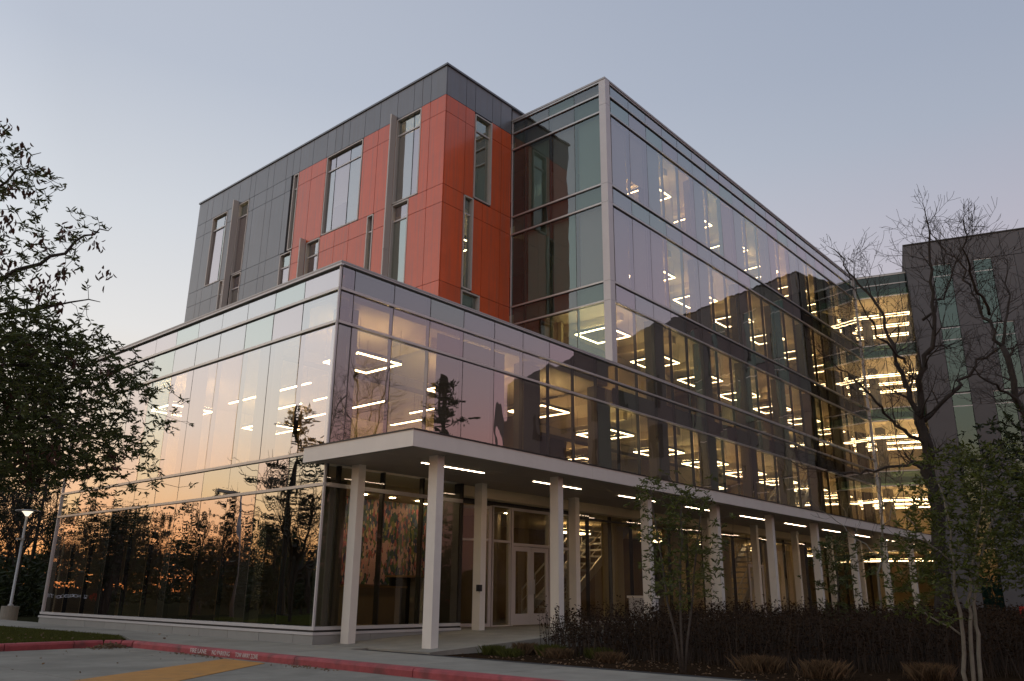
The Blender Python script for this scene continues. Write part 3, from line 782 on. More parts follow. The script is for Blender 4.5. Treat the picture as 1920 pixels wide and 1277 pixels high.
# --- canopy with its columns
cp = MB()
cp.box(-.363, XE - .3, -3.286, -.02, 4.40, 4.70); cp.box(-.363, -.02, -.02, .341, 4.40, 4.70); cp.box(4.46, XE - .3, -.02, YD + .0, 4.40, 4.70)
CAN = add('canopy', cp.mesh('canopy', M['soffit']), parent=BLD)
def fas(x0, x1, y0, y1): boxpart('fascia', CAN, x0, x1, y0, y1, 4.384, 4.715, M['white_paint'])
fas(-.40, -.366, -3.32, .36)
x = -.366
while x < XE - .4:
    fas(x + .003, min(x + 6.1, XE - .35) - .003, -3.32, -3.289); x += 6.1
boxpart('roof_edge_trim', CAN, -.42, XE - .35, -3.34, -3.20, 4.718, 4.745, M['darkframe'])
boxpart('roof_edge_trim', CAN, -.42, -.30, -3.20, .37, 4.718, 4.745, M['darkframe'])
boxpart('canopy_roof', CAN, -.30, XE - .35, -3.20, -.07, 4.702, 4.717, M['coping'])
x = -.3
while x < XE - .5:      # soffit boards
    for a, b in ((-3.27, -2.2), (-2.19, -1.0), (-.99, -.03)):
        boxpart('soffit_panel', CAN, x + .004, min(x + 1.975, XE - .4) - .004, a, b, 4.386, 4.399, M['soffit'])
    x += 1.975
for k in range(10):
    x0 = 1.24 + 3.95 * k
    if x0 + 2 > XE: break
    boxpart('strip_light', CAN, x0, x0 + 2.05, -1.855, -1.81, 4.376, 4.384, M['soffitw'])
def colbase(x): return ez(x, 0) - .01
cw = .10
for k in range(9):
    x = .78 + 4.14 * k
    boxpart('column', BLD, x - cw, x + cw, -2.92, -2.66, colbase(x) if x < 4.4 else FLOOR_Z, 4.384, M['white_paint'])
    xb = .62 + 4.12 * k
    boxpart('column', BLD, xb - cw, xb + cw, -.52, -.26, colbase(xb) if xb < 4.4 else FLOOR_Z, 4.384, M['white_paint'])

# ------------------------------------------------------------------ glass link and charcoal wing at the end
LNK = thing('glass_link', 'narrow green-banded glass link lit on every floor between the mirrored facade and the charcoal wing', 'building', (XE + 3.3 * math.sin(R(16.5)), -3.3 * math.cos(R(16.5)), .4), rotz=R(16.5))
def lp(name, x0, x1, y0, y1, z0, z1, m, fm=None, rot=None):
    return boxpart(name, LNK, x0 - XE, x1 - XE, y0 + 3.3, y1 + 3.3, z0 - .4, z1 - .4, m, rot, fm)
rl = [(4.72, 7.0), (7.0, 7.8), (7.80, 8.65), (8.65, 11.66), (11.66, 12.41), (12.41, 15.54), (15.54, 16.32), (16.32, 19.43), (19.43, 20.2), (20.2, 20.78), (.7, 4.72)]
for z0, z1 in rl:
    for a, b in ((-3.38, -2.6), (-2.6, -1.3), (-1.3, -.09)):
        g = GS if (z0, z1) in ((11.66, 12.41), (15.54, 16.32), (19.43, 20.2), (20.2, 20.78), (7.80, 8.65)) else GV
        lp('glass_pane', XE, XE + .014, a + .01, b - .01, z0 + .02, z1 - .02, [g, CL], fm=[1, 1, 1, 1, 1, 0])
for z in (7.8, 8.65, 11.66, 12.41, 15.54, 16.32, 19.43, 20.2, 20.79): lp('transom', XE - .05, XE - .002, -3.39, -.09, z - .03, z + .03, M['alu'])
for y in (-1.3, -2.6): lp('mullion', XE + .018, XE + .1, y - .02, y + .02, .7, 20.78, M['mull_dark'])
for z in (4.12, 8.0, 11.85, 15.72, 19.62):
    lp('floor_slab', XE + .2, XE + 9, -3.38, .23, z - .013, z + .35 - .013, [M['ceil'], M['floor_int']], fm=[0, 1, 0, 0, 0, 0])
lp('inner_wall', XE + 9, XE + 9.2, -3.38, 9, .4, 20.7, M['intwall'])
lp('roof', XE, XE + 9, -3.38, .0, 20.82, 20.9, M['coping'])

XW = 38.6
TH = R(16.5)
WNG = thing('charcoal_wing', 'tall charcoal panelled wing with narrow green window strips on the right behind the bare trees', 'building', (XW, -3.3, .33), rotz=TH)
def wp(name, x0, x1, y0, y1, z0, z1, m, fm=None, rot=None, parent=None):
    return boxpart(name, parent or WNG, x0 - XW, x1 - XW, y0 + 3.4, y1 + 3.4, z0 - .33, z1 - .33, m, rot, fm)
HW = 22.0
wp('wall', XW + .22, XW + 14, -14.5, -3.42, .33, HW - .05, M['backing'])
wp('wall', XW + .0, XW + 14, -40, -14.5, .33, HW, M['wing_panel'])
wp('coping', XW - .04, XW + 14, -14.6, -3.40, HW - .04, HW + .04, M['darkframe'])
wp('penthouse', XW + 3.2, XW + 12, -18, -7.4, HW + .04, HW + 1.0, M['coping'])
strips = {0: [(-5.77, -4.80), (-7.88, -6.96), (-11.2, -10.2), (-13.4, -12.6)], 1: [(-5.77, -4.80), (-8.42, -7.42), (-10.6, -9.6), (-13.4, -12.4)],
          2: [(-5.77, -4.80), (-7.86, -6.88), (-11.2, -10.2), (-13.4, -12.6)], 3: [(-5.77, -4.80), (-8.42, -7.42), (-10.6, -9.6), (-13.4, -12.4)], 4: [(-5.77, -4.8), (-8.2, -7.2), (-11.2, -10)]}
zl = [(16.58, 20.48), (12.68, 16.54), (8.80, 12.64), (4.92, 8.76), (.9, 4.88)]
for s, (z0, z1) in enumerate(zl):
    ed = sorted(set([-14.5, -3.41] + [v for w in strips[s] for v in w]))
    for a, b in zip(ed[:-1], ed[1:]):
        if (a, b) in strips[s]:
            fr_ = wp('window', XW + .08, XW + .16, a, b, z0 + .0, z1, M['backing'])
            ox, oy, oz = fr_.location
            tz = z1 - .72
            for c, d, g in ((z0 + .05, tz - .03, 'G'), (tz + .03, z1 - .03, 'S')):
                p_ = boxpart('glass_pane', fr_, XW + .04 - XW - ox, XW + .055 - XW - ox, a + 3.4 - oy + .02, b + 3.4 - oy - .02, c - .33 - oz, d - .33 - oz, [M['wg'] if False else (GSW := bpy.data.materials.get('wing_green_glass') or glass('wing_green_glass', .12, 3, (.75, .95, .88), (.42, .72, .62))), M['wing_sp'] if False else CL], fm=[1, 1, 1, 1, 1, 0])
            boxpart('transom', fr_, -.07, -.02, a + 3.4 - oy, b + 3.4 - oy, tz - .33 - oz - .03, tz - .33 - oz + .03, M['alu_light'])
            boxpart('sill', fr_, -.07, -.02, a + 3.4 - oy, b + 3.4 - oy, z1 - .33 - oz - .03, z1 - .33 - oz + .02, M['alu_light'])
            bl = rng.random()
            boxpart('roller_shade', fr_, -.022, -.012, a + 3.4 - oy + .03, b + 3.4 - oy - .03, z0 + (z1 - z0) * (.0 if bl < .5 else .35) - .33 - oz, z1 - .75 - .33 - oz, M['shade_green'] if False else M['blind'])
        else:
            nn = max(1, round((b - a) / 1.0))
            for q in range(nn):
                c, d = a + (b - a) * q / nn, a + (b - a) * (q + 1) / nn
                for e0, e1 in ((z0 - .02, z1 - .72), (z1 - .72, z1)):
                    wp('cladding_panel', XW, XW + .05, c + .01, d - .01, e0 + .01, e1 - .01 + .02, M['wing_panel'], rot=(0, rng.gauss(0, .001), 0))
for q in range(11):
    wp('cladding_panel', XW, XW + .05, -14.5 + q * 1.008 + .01, -14.5 + (q + 1) * 1.008 - .01, 20.52, HW - .06, M['wing_panel'])
for z in (4.66, 8.54, 12.41, 16.3): pass
for s in range(4):
    for q in range(5):
        fr_ = wp('window', XW - .03, XW - .005, -17 - 4 * q - 1, -17 - 4 * q, 3.2 + 3.88 * s + .6, 3.2 + 3.88 * s + 3, M['black'])

# ------------------------------------------------------------------ pendant lamps
def make_ring(a, b, drop, label, group, name='ring_pendant', um_='uplight'):
    """rectangular ring a x b, lamp plane at z=0, cables up to drop"""
    t = thing(name, label, 'lamp', (0, 0, 0), group)
    w = .045; h = .035
    lm = MB(); lm.box(-a / 2, a / 2, -b / 2, -b / 2 + w, 0, h); lm.box(-a / 2, a / 2, b / 2 - w, b / 2, 0, h)
    lm.box(-a / 2, -a / 2 + w, -b / 2 + w, b / 2 - w, 0, h); lm.box(a / 2 - w, a / 2, -b / 2 + w, b / 2 - w, 0, h)
    e2 = .012; hz = .131   # open top: uplight strip recessed in the housing
    um = MB(); um.box(-a / 2 + e2, a / 2 - e2, -b / 2 + e2, -b / 2 + w - e2, hz, hz + .004); um.box(-a / 2 + e2, a / 2 - e2, b / 2 - w + e2, b / 2 - e2, hz, hz + .004)
    um.box(-a / 2 + e2, -a / 2 + w - e2, -b / 2 + w, b / 2 - w, hz, hz + .004); um.box(a / 2 - w + e2, a / 2 - e2, -b / 2 + w, b / 2 - w, hz, hz + .004)
    add('diffuser', lm.mesh('diffuser', M['lampw']), parent=t)
    add('uplight', um.mesh('uplight', M[um_]), parent=t)
    hm = MB(); h2 = .13; e_ = .006
    hm.box(-a / 2 - e_, a / 2 + e_, -b / 2 - e_, -b / 2 + w + e_, h + .002, h2); hm.box(-a / 2 - e_, a / 2 + e_, b / 2 - w - e_, b / 2 + e_, h + .002, h2)
    hm.box(-a / 2 - e_, -a / 2 + w + e_, -b / 2 + w + e_, b / 2 - w - e_, h + .002, h2); hm.box(a / 2 - w - e_, a / 2 + e_, -b / 2 + w + e_, b / 2 - w - e_, h + .002, h2)
    add('housing', hm.mesh('housing', M['lamp_body']), parent=t)
    cm = MB()
    for i in (-1, 1):
        for j in (-1, 1): cm.box(i * (a / 2 - .04) - .004, i * (a / 2 - .04) + .004, j * (b / 2 - .04) - .004, j * (b / 2 - .04) + .004, h2, drop)
    add('cables', cm.mesh('cables', M['lamp_body']), parent=t)
    return t
ordn = ['first', 'second', 'third', 'fourth', 'fifth', 'sixth', 'seventh', 'eighth', 'ninth', 'tenth']
proto = {}
def ring(a, b, drop, x, y, z, label, group):
    um_ = 'uplight' if x < XT or (x < 14 and z > 10 and z < 12) else 'uplight_mid' if x > XE else rng.choice(['uplight', 'uplight_mid', 'uplight_low', 'uplight_mid'])
    key = (a, b, round(drop, 2), um_)
    if key not in proto:
        t = proto[key] = make_ring(a, b, drop, label, group, um_=um_)
    else:
        t = copy_tree(proto[key]); t['label'] = label; t['group'] = group
    t.location = (x, y, z)
    if x > XE:
        c_, s_ = math.cos(R(16.5)), math.sin(R(16.5)); t.location = (XE + (x - XE) * c_ - y * s_, (x - XE) * s_ + y * c_, z); t.rotation_euler = (0, 0, R(16.5))
    return t
gA = 'square ring pendants in the low glass annex'
for n, (x, y) in enumerate([(2.2, 1.75), (6.1, 1.85), (10.0, 1.9)]):
    ring(1.5, 1.5, .98, x, y, 7.52, 'square ring pendant behind the annex wall above the canopy, %s from the corner' % ordn[n], gA)
ring(1.55, 1.55, .98, 6.0, 11.9, 7.52, 'square ring pendant seen through the annex side wall, the one nearer the corner', gA)
ring(1.55, 1.55, .98, 2.2, 11.6, 7.52, 'square ring pendant seen through the annex side wall, the one nearer the leafy tree', gA)
flo = {2: ('second', 7.12, .88), 3: ('third', 10.93, .92), 4: ('fourth', 14.80, .92), 5: ('fifth', 18.70, .92)}
for s, (sn, z, drop) in flo.items():
    for k in range(7):
        x = 13.75 + 3.885 * k
        if k == 0: x = 13.15
        for y, rn in ((1.8 if k else 1.35, 'window row'), (5.8, 'inner row')):
            if s > 3 and (k == 0 or y > 3): continue
            if y > 3 and k not in (1, 4): continue
            ring(1.5, 1.5, drop, x, y, z, '%s square ring pendant from the white corner column, %s of the %s floor' % (ordn[k], rn, sn), 'square ring pendants in the main glass block')
for s, (sn, z, drop) in flo.items():
    for k in range(3):
        ring(.55, 4.2, drop, 40.9 + 2.3 * k, -.9, z, 'long rectangular ring pendant, %s from the glass, %s floor of the link' % (ordn[k], sn), 'long ring pendants in the glass link')
        if k < 1:
            ring(.55, 4.2, drop, 42.0 + 2.3 * k, 3.9, z, 'long rectangular ring pendant deep inside the %s floor of the link, %s in line' % (sn, ordn[k]), 'long ring pendants in the glass link')
ring(.55, 4.2, .5, 41, -.9, 3.62, 'long rectangular ring pendant in the ground floor of the link', 'long ring pendants in the glass link')
# straight linear pendants
def make_linear(L_, drop, label):
    t = thing('linear_pendant', label, 'lamp', (0, 0, 0), 'straight linear pendants in the low glass annex')
    add('diffuser', MB().box(-.03, .03, -L_ / 2, L_ / 2, 0, .03).mesh('diffuser', M['lampw']), parent=t)
    add('housing', MB().box(-.035, .035, -L_ / 2, L_ / 2, .032, .08).mesh('housing', M['lamp_body']), parent=t)
    add('cables', MB().box(-.004, .004, -L_ / 2 + .2, -L_ / 2 + .208, .08, drop).box(-.004, .004, L_ / 2 - .2, L_ / 2 - .192, .08, drop).mesh('cables', M['lamp_body']), parent=t)
    return t
lpz = None
for n, (x, y) in enumerate([(2.6, 5.6), (4.1, 5.6), (5.6, 5.6), (2.6, 8.2), (4.1, 8.2), (5.6, 8.2), (7.4, 4.6), (8.4, 7.0)]):
    lab = 'slim straight pendant in the annex, %s line from the side wall, %s row' % (ordn[n % 3], 'front' if n < 3 else 'back') if n < 6 else ('slim straight pendant near the annex back wall, %s one' % ('front' if n == 6 else 'rear'))
    if lpz is None: t = lpz = make_linear(1.9, .98, lab)
    else: t = copy_tree(lpz); t['label'] = lab
    t.location = (x, y, 7.52)
for n, (x, y, z) in enumerate([(9.9, 8.0, 19.9), (9.9, 11.0, 15.0), (9.8, 18.6, 18.4), (10.0, 6.4, 15.0)]):
    t = ring(1.5, 1.5, {0: 1.0, 1: .9, 2: 2.5, 3: .9}[n], x, y, z, 'square ring pendant inside the orange and slate block, %s' % ['high by the orange corner', 'low among the orange panels', 'behind the window beside the left fin', 'low by the orange corner'][n], 'ring pendants in the panel clad block')
# warm glow in the lobby (fixtures on its ceiling)
for n, (x, y) in enumerate([(13.9, 3.4), (19.6, 3.4), (23.3, 2.6), (29.3, 3), (35, 3)]):
    ring(1.5, .5, .35, x, y, 3.76, 'small rectangular lobby pendant on the ground floor, %s from the left' % ordn[n], 'lobby pendants on the ground floor')

# ------------------------------------------------------------------ lobby contents
def abstract_mat():
    m, t, p = newmat('mural_print')
    geo = t.nodes.new('ShaderNodeTexCoord')
    mp = t.nodes.new('ShaderNodeMapping'); mp.inputs['Scale'].default_value = (1, 1, .45)
    t.links.new(geo.outputs['Object'], mp.inputs[0])
    def vor(s):
        v = t.nodes.new('ShaderNodeTexVoronoi'); v.inputs['Scale'].default_value = s; t.links.new(mp.outputs[0], v.inputs['Vector']); return v
    v1 = vor(15); v2 = vor(8)
    cr = t.nodes.new('ShaderNodeValToRGB'); cr.color_ramp.interpolation = 'CONSTANT'
    el = cr.color_ramp.elements
    cols = [(.02, .05, .06), (.05, .09, .05), (.02, .03, .10), (.16, .16, .06), (.30, .08, .09), (.03, .07, .07), (.42, .20, .20), (.08, .10, .16)]
    el[0].position = 0; el[0].color = (*cols[0], 1); el[1].position = .125; el[1].color = (*cols[1], 1)
    for i in range(2, 8):
        e_ = el.new(i / 8); e_.color = (*cols[i], 1)
    sp = t.nodes.new('ShaderNodeSeparateColor'); t.links.new(v1.outputs['Color'], sp.inputs[0]); t.links.new(sp.outputs[0], cr.inputs[0])
    lt = t.nodes.new('ShaderNodeMath'); lt.operation = 'LESS_THAN'; lt.inputs[1].default_value = .24
    v2.inputs['Randomness'].default_value = 1; t.links.new(v2.outputs['Distance'], lt.inputs[0])
    mx = t.nodes.new('ShaderNodeMix'); mx.data_type = 'RGBA'; t.links.new(lt.outputs[0], mx.inputs[0])
    t.links.new(cr.outputs[0], mx.inputs[6]); mx.inputs[7].default_value = (.45, .38, .22, 1)
    # pink blossom mass low on the right
    n = t.nodes.new('ShaderNodeTexNoise'); n.inputs['Scale'].default_value = 7; n.inputs['Detail'].default_value = 6; t.links.new(mp.outputs[0], n.inputs['Vector'])
    gr = t.nodes.new('ShaderNodeTexNoise'); gr.inputs['Scale'].default_value = .8; t.links.new(geo.outputs['Object'], gr.inputs['Vector'])
    mu = t.nodes.new('ShaderNodeMath'); mu.operation = 'MULTIPLY'; t.links.new(n.outputs[0], mu.inputs[0]); t.links.new(gr.outputs[0], mu.inputs[1])
    g2 = t.nodes.new('ShaderNodeMath'); g2.operation = 'GREATER_THAN'; g2.inputs[1].default_value = .30; t.links.new(mu.outputs[0], g2.inputs[0])
    mx2 = t.nodes.new('ShaderNodeMix'); mx2.data_type = 'RGBA'; t.links.new(g2.outputs[0], mx2.inputs[0])
    t.links.new(mx.outputs[2], mx2.inputs[6]); mx2.inputs[7].default_value = (.42, .25, .24, 1)
    t.links.new(mx2.outputs[2], p.inputs['Base Color']); p.inputs['Roughness'].default_value = .5
    return m
o = thing('wall_mural', 'large abstract mural in green, navy and blossom pink on the lobby wall', 'mural', (4.5, 3.0, 3.05), data=MB().box(-2.1, 1.5, 0, .06, -1.25, 1.05).mesh('wall_mural', abstract_mat()))
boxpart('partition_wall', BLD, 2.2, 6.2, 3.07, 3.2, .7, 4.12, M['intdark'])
dk = thing('reception_desk', 'low reception desk with a timber ledge in front of the lobby mural', 'desk', (4.2, 2.2, .69))
add('desk_body', MB().box(-1.7, -.1, -.3, .3, 0, 1.02).mesh('desk_body', M['intdark']), parent=dk)
add('desk_end_panel', MB().box(.72, 1.245, -.3, .3, 0, 1.29).mesh('desk_end_panel', M['white_paint']), parent=dk)
add('desk_top', MB().box(-1.75, .1, -.36, .36, 1.022, 1.06).box(-.1, 1.35, -.36, .36, 1.30, 1.35).mesh('desk_top', M['wood']), parent=dk)
add('ledge_support', MB().box(.0, .7, .2, .28, 0, 1.298).box(1.25, 1.3, -.3, .3, 1.02, 1.298).mesh('ledge_support', M['black']), parent=dk)
tb = thing('lobby_stool', 'small white four legged stool on the lobby floor beside the reception desk', 'stool', (4.55, 1.5, .69))
add('seat', MB().tube([(0, 0, .40), (0, 0, .44)], [.17, .18], 12).mesh('seat', M['alu_light']), parent=tb)
for a in range(4):
    c, s_ = math.cos(a * 1.571 + .7), math.sin(a * 1.571 + .7)
    add('leg', MB().tube([(c * .19, s_ * .19, 0), (c * .12, s_ * .12, .40)], .012, 5).mesh('leg', M['alu_light']), parent=tb)

for i_ in range(5):  # ceiling lights added only to brighten the mural and desk
    for y_ in (1.2, 2.2):
        boxpart('added_downlight', BLD, .9 + i_ * 1.0, 1.02 + i_ * 1.0, y_, y_ + .12, 4.105, 4.118, DL)
for x_ in (5.6, 6.9, 8.0, 9.2): boxpart('added_downlight', BLD, x_, x_ + .12, 2.6, 2.72, 4.105, 4.118, DL)  # more added fill lights, behind the entrance doors
ex = thing('exit_sign', 'small lit red EXIT sign inside the second floor above the canopy', 'sign', (16.74, 4.0, 7.37))
add('sign_box', MB().box(-.20, .20, 0, .05, -.11, .11).mesh('sign_box', M['alu_light']), parent=ex)
add('hanger', MB().box(-.012, .012, .012, .036, .112, .62).mesh('hanger', M['lamp_body']), parent=ex)
add('lettering', text_mesh('EXIT', .19, .003, emis('exit_red', (1, .04, .03), 2.5)), (0, -.006, 0), ex, rot=(R(90), 0, 0))
# small things at the entrance
cr_ = thing('card_reader', 'small black card reader box on the column beside the entrance doors', 'card reader', (4.54, -.545, 1.72))
add('reader_body', MB().box(-.05, .10, -.05, .02, -.08, .08).mesh('reader_body', M['black']), parent=cr_)
add('reader_plate', MB().box(-.03, .08, -.056, -.052, -.02, .05).mesh('reader_plate', M['darkframe']), parent=cr_)
bx = thing('utility_cabinet', 'white metal cabinet with a printed front standing behind the brown hedge', 'cabinet', (11.3, -1.2, FLOOR_Z))
add('cabinet_body', MB().box(-.45, .45, -.25, .25, 0, .80).mesh('cabinet_body', M['alu_light']), parent=bx)
add('cabinet_lid', MB().box(-.49, .49, -.29, .29, .802, .87).mesh('cabinet_lid', M['white_paint']), parent=bx)
def chair(x, y, rz, label):
    t = thing('patio_chair', label, 'chair', (x, y, .455), 'red patio chairs', rotz=rz)
    add('seat', MB().box(-.23, .23, -.22, .22, .43, .46).mesh('seat', M['red']), parent=t)
    bk = MB()
    for i in range(5): bk.box(-.21 + i * .095, -.17 + i * .095, .20, .22, .50, .88)
    bk.box(-.23, .23, .20, .225, .88, .94)
    add('backrest', bk.mesh('backrest', M['red']), parent=t)
    for i in (-1, 1):
        for j in (-1, 1): add('leg', MB().box(i * .21 - .014, i * .21 + .014, j * .2 - .014, j * .2 + .014, 0, .43 if j < 0 else .93).mesh('leg', M['red']), parent=t)
chair(15.6, -10.6, -1.9, 'red slatted patio chair beyond the hedge near the right edge, nearer the building')
chair(15.9, -11.3, -2.3, 'red slatted patio chair beyond the hedge, the one at the very right edge')

# ------------------------------------------------------------------ foliage helpers
H2 = Vector((0.75401842, 0.65685327, 0)); R2 = Vector((0.65685327, -0.75401842, 0))
def PW(s, z, D):
    v = CAM + H2 * D + R2 * s; v.z = z; return v
def leafmesh(name, P, Ddir, size, aspect, mat_, fold=.25, jit=.35):
    """many leaves: P base points (n,3), Ddir growth directions (n,3)"""
    n = len(P); P = np.asarray(P, float); d = np.asarray(Ddir, float)
    d /= np.linalg.norm(d, axis=1)[:, None] + 1e-9
    a = np.cross(d, nrng.normal(size=(n, 3))); a /= np.linalg.norm(a, axis=1)[:, None] + 1e-9
    b = np.cross(d, a)
    L_ = size * nrng.uniform(1 - jit, 1 + jit, n)[:, None]; W_ = L_ * aspect
    v = np.stack([P, P + d * L_ * .30 + a * W_ * .42 + b * W_ * fold, P + d * L_ * .68 + a * W_ * .36 + b * W_ * fold,
                  P + d * L_ - b * L_ * .08, P + d * L_ * .68 - a * W_ * .36 + b * W_ * fold, P + d * L_ * .30 - a * W_ * .42 + b * W_ * fold], 1)
    idx = np.arange(n)[:, None] * 6
    f = np.concatenate([idx + np.array([[0, 1, 2, 3]]), idx + np.array([[0, 3, 4, 5]])])
    me = bpy.data.meshes.new(name); me.from_pydata(v.reshape(-1, 3).tolist(), [], f.tolist()); me.materials.append(mat_); me.update()
    return me
def inpoly(x, y, poly):
    c = False; j = len(poly) - 1
    for i in range(len(poly)):
        xi, yi = poly[i]; xj, yj = poly[j]
        if (yi > y) != (yj > y) and x < (xj - xi) * (y - yi) / (yj - yi) + xi: c = not c
        j = i
    return c
def wiggle(p, q, n, amp, r_):
    out = []
    for i in range(n + 1):
        t = i / n; v = Vector(p).lerp(Vector(q), t)
        if 0 < i < n: v = v + Vector((r_.gauss(0, amp), r_.gauss(0, amp), r_.gauss(0, amp)))
        out.append(v)
    return out
def grow(mb, p, d, L_, r, lvl, rr, tips, spread=.75, upb=.15, sides=5, kids=(3, 5), ratio=.62, minr=.004):
    """recursive twigging branch"""
    n = 5 if lvl > 1 else 4
    pts = [Vector(p)]; d = Vector(d).normalized()
    for i in range(n):
        d = (d + Vector((rr.gauss(0, .17), rr.gauss(0, .17), rr.gauss(0, .15) + upb * .35))).normalized()
        pts.append(pts[-1] + d * (L_ / n))
    rad = [max(minr, r * (1 - .72 * i / n)) for i in range(n + 1)]
    mb.tube(pts, rad, sides if lvl > 1 else 3, cap=False)
    if lvl <= 0:
        tips.append((pts[-1], d)); return
    for k in range(rr.randint(*kids)):
        i = rr.randint(1, n); b = pts[i]
        ax = Vector((rr.gauss(0, 1), rr.gauss(0, 1), rr.gauss(0, 1))).cross(d).normalized()
        nd = (d * rr.uniform(.6, 1) + ax * rr.uniform(spread * .6, spread * 1.3) + Vector((0, 0, upb))).normalized()
        grow(mb, b, nd, L_ * rr.uniform(ratio * .75, ratio * 1.15), rad[i] * .62, lvl - 1, rr, tips, spread, upb, sides, kids, ratio, minr)
    grow(mb, pts[-1], d, L_ * ratio, rad[-1], lvl - 1, rr, tips, spread, upb, sides, kids, ratio, minr)

# ------------------------------------------------------------------ big bare trees on the right
def bare_tree(name, label, base, limbs, radii, D, seed, Ls=1.7, every=.55, lvl=2, m='bark_dark', minr=.008):
    rr = random.Random(seed)
    t = thing(name, label, 'tree', base)
    bv = Vector(base); tips = []
    for li, (pl, r) in enumerate(zip(limbs, radii)):
        dep = 0
        off = rr.uniform(-1.6, 1.6) if li else 0
        P = []
        for k, (s, z) in enumerate(pl):
            P.append(PW(s, z, D + off * k / max(1, len(pl) - 1)) - bv)
        Q = []
        for a, b in zip(P[:-1], P[1:]):
            w = wiggle(a, b, 4, .045, rr); Q += w[:-1]
        Q.append(P[-1])
        rad = [r[0] + (r[1] - r[0]) * i / (len(Q) - 1) for i in range(len(Q))]
        mb = MB(); mb.tube(Q, rad, 9 if li == 0 else 7)
        add('trunk' if li == 0 else 'limb', mb.mesh('trunk', M[m], True), parent=t)
        if li == 0: start = int(len(Q) * .6)
        else: start = 2
        mb = MB()
        for i in range(start, len(Q) - 1):
            seg = (Q[i + 1] - Q[i]); 
            if rr.random() > every: continue
            ax = Vector((rr.gauss(0, 1), rr.gauss(0, 1), rr.gauss(0, .6))); ax = (ax - ax.project(seg)).normalized()
            nd = (seg.normalized() * .55 + ax + Vector((0, 0, .25))).normalized()
            grow(mb, Q[i], nd, Ls * rr.uniform(.7, 1.35) * (1 - .35 * i / len(Q)), rad[i] * .42, lvl, rr, tips, .85, .12, 5, (3, 4), .68, minr)
        if li: grow(mb, Q[-1], (Q[-1] - Q[-2]), Ls * .5, rad[-1], lvl, rr, tips, .75, .15, 5, (2, 4), .66, minr)
        if mb.f: add('branches', mb.mesh('branches', M[m], True), parent=t, kind='stuff')
    return t, tips, bv
big = [[(15.02, 0.12), (15.52, 4.57), (15.45, 6.5), (15.29, 8.21)], [(15.29, 8.21), (15.1, 9.34), (15.02, 11.03), (14.73, 12.78), (14.05, 14.13), (13.62, 15.39)], [(15.29, 8.21), (15.5, 9.76), (16.05, 11.05), (16.19, 12.8), (16.17, 14.61), (16.11, 15.77)], [(15.42, 6.9), (14.55, 7.49), (13.66, 8.29), (12.75, 9.11), (11.8, 9.72)], [(15.41, 7.9), (16.56, 8.94), (17.53, 9.99), (18.45, 10.64), (19.4, 10.76)], [(15.05, 10.18), (14.17, 10.81), (13.24, 11.66), (12.74, 12.76)], [(15.45, 6.5), (14.4, 6.29), (13.39, 6.09), (12.23, 6.27), (11.29, 6.66)], [(15.96, 11.91), (16.93, 12.81), (17.55, 14.17), (18.12, 15.09)]]
KT = 19 / 30
big = [[(s_ * KT, 1.6 + (z_ - 1.6) * KT) for s_, z_ in pl] for pl in big]
big[0][0] = (9.5, .42)
b0 = PW(9.5, .42, 19)
bare_tree('bare_oak_tree', 'big leafless spreading tree in front of the glass link, left of the charcoal wing', tuple(b0), big,
          [(.16, .115), (.07, .014), (.08, .014), (.048, .012), (.055, .012), (.038, .010), (.04, .011), (.036, .010)], 19, 11, .85, .9, 2, minr=.0042)
b2 = [[(11.05, .4), (11.11, 3.96), (10.96, 5.31), (10.71, 6.85)], [(10.71, 6.85), (10.54, 7.58), (10.5, 8.47), (10.39, 9.25), (10.11, 9.84)], [(10.71, 6.85), (11.19, 7.97), (11.49, 9.0)], [(10.96, 5.31), (10.53, 5.77), (9.99, 6.0), (9.57, 6.23)], [(11.11, 3.96), (10.26, 4.17), (9.62, 4.33)], [(10.54, 7.58), (9.99, 8.21), (9.58, 8.72), (9.4, 9.1)]]
bare_tree('bare_tree', 'leafless tree leaning in from the right edge in front of the charcoal wing', tuple(PW(11.05, .42, 17)), b2,
          [(.10, .06), (.045, .012), (.035, .012), (.04, .012), (.04, .012), (.035, .010)], 17, 5, .6, .9, 2, minr=.0038)
bi = [[(9.48, .42), (9.56, 1.86), (9.82, 3.21), (9.93, 4.61), (9.92, 5.76)], [(9.7, 2.6), (9.2, 3.3), (8.9, 3.9)], [(9.85, 3.4), (10.3, 4.2), (10.5, 4.9)]]
bare_tree('pale_sapling', 'slim pale barked leafless sapling before the far canopy columns', tuple(PW(9.48, .42, 22)), bi,
          [(.04, .012), (.018, .008), (.018, .008)], 22, 9, .9, .8, 1, 'bark_pale', .004)

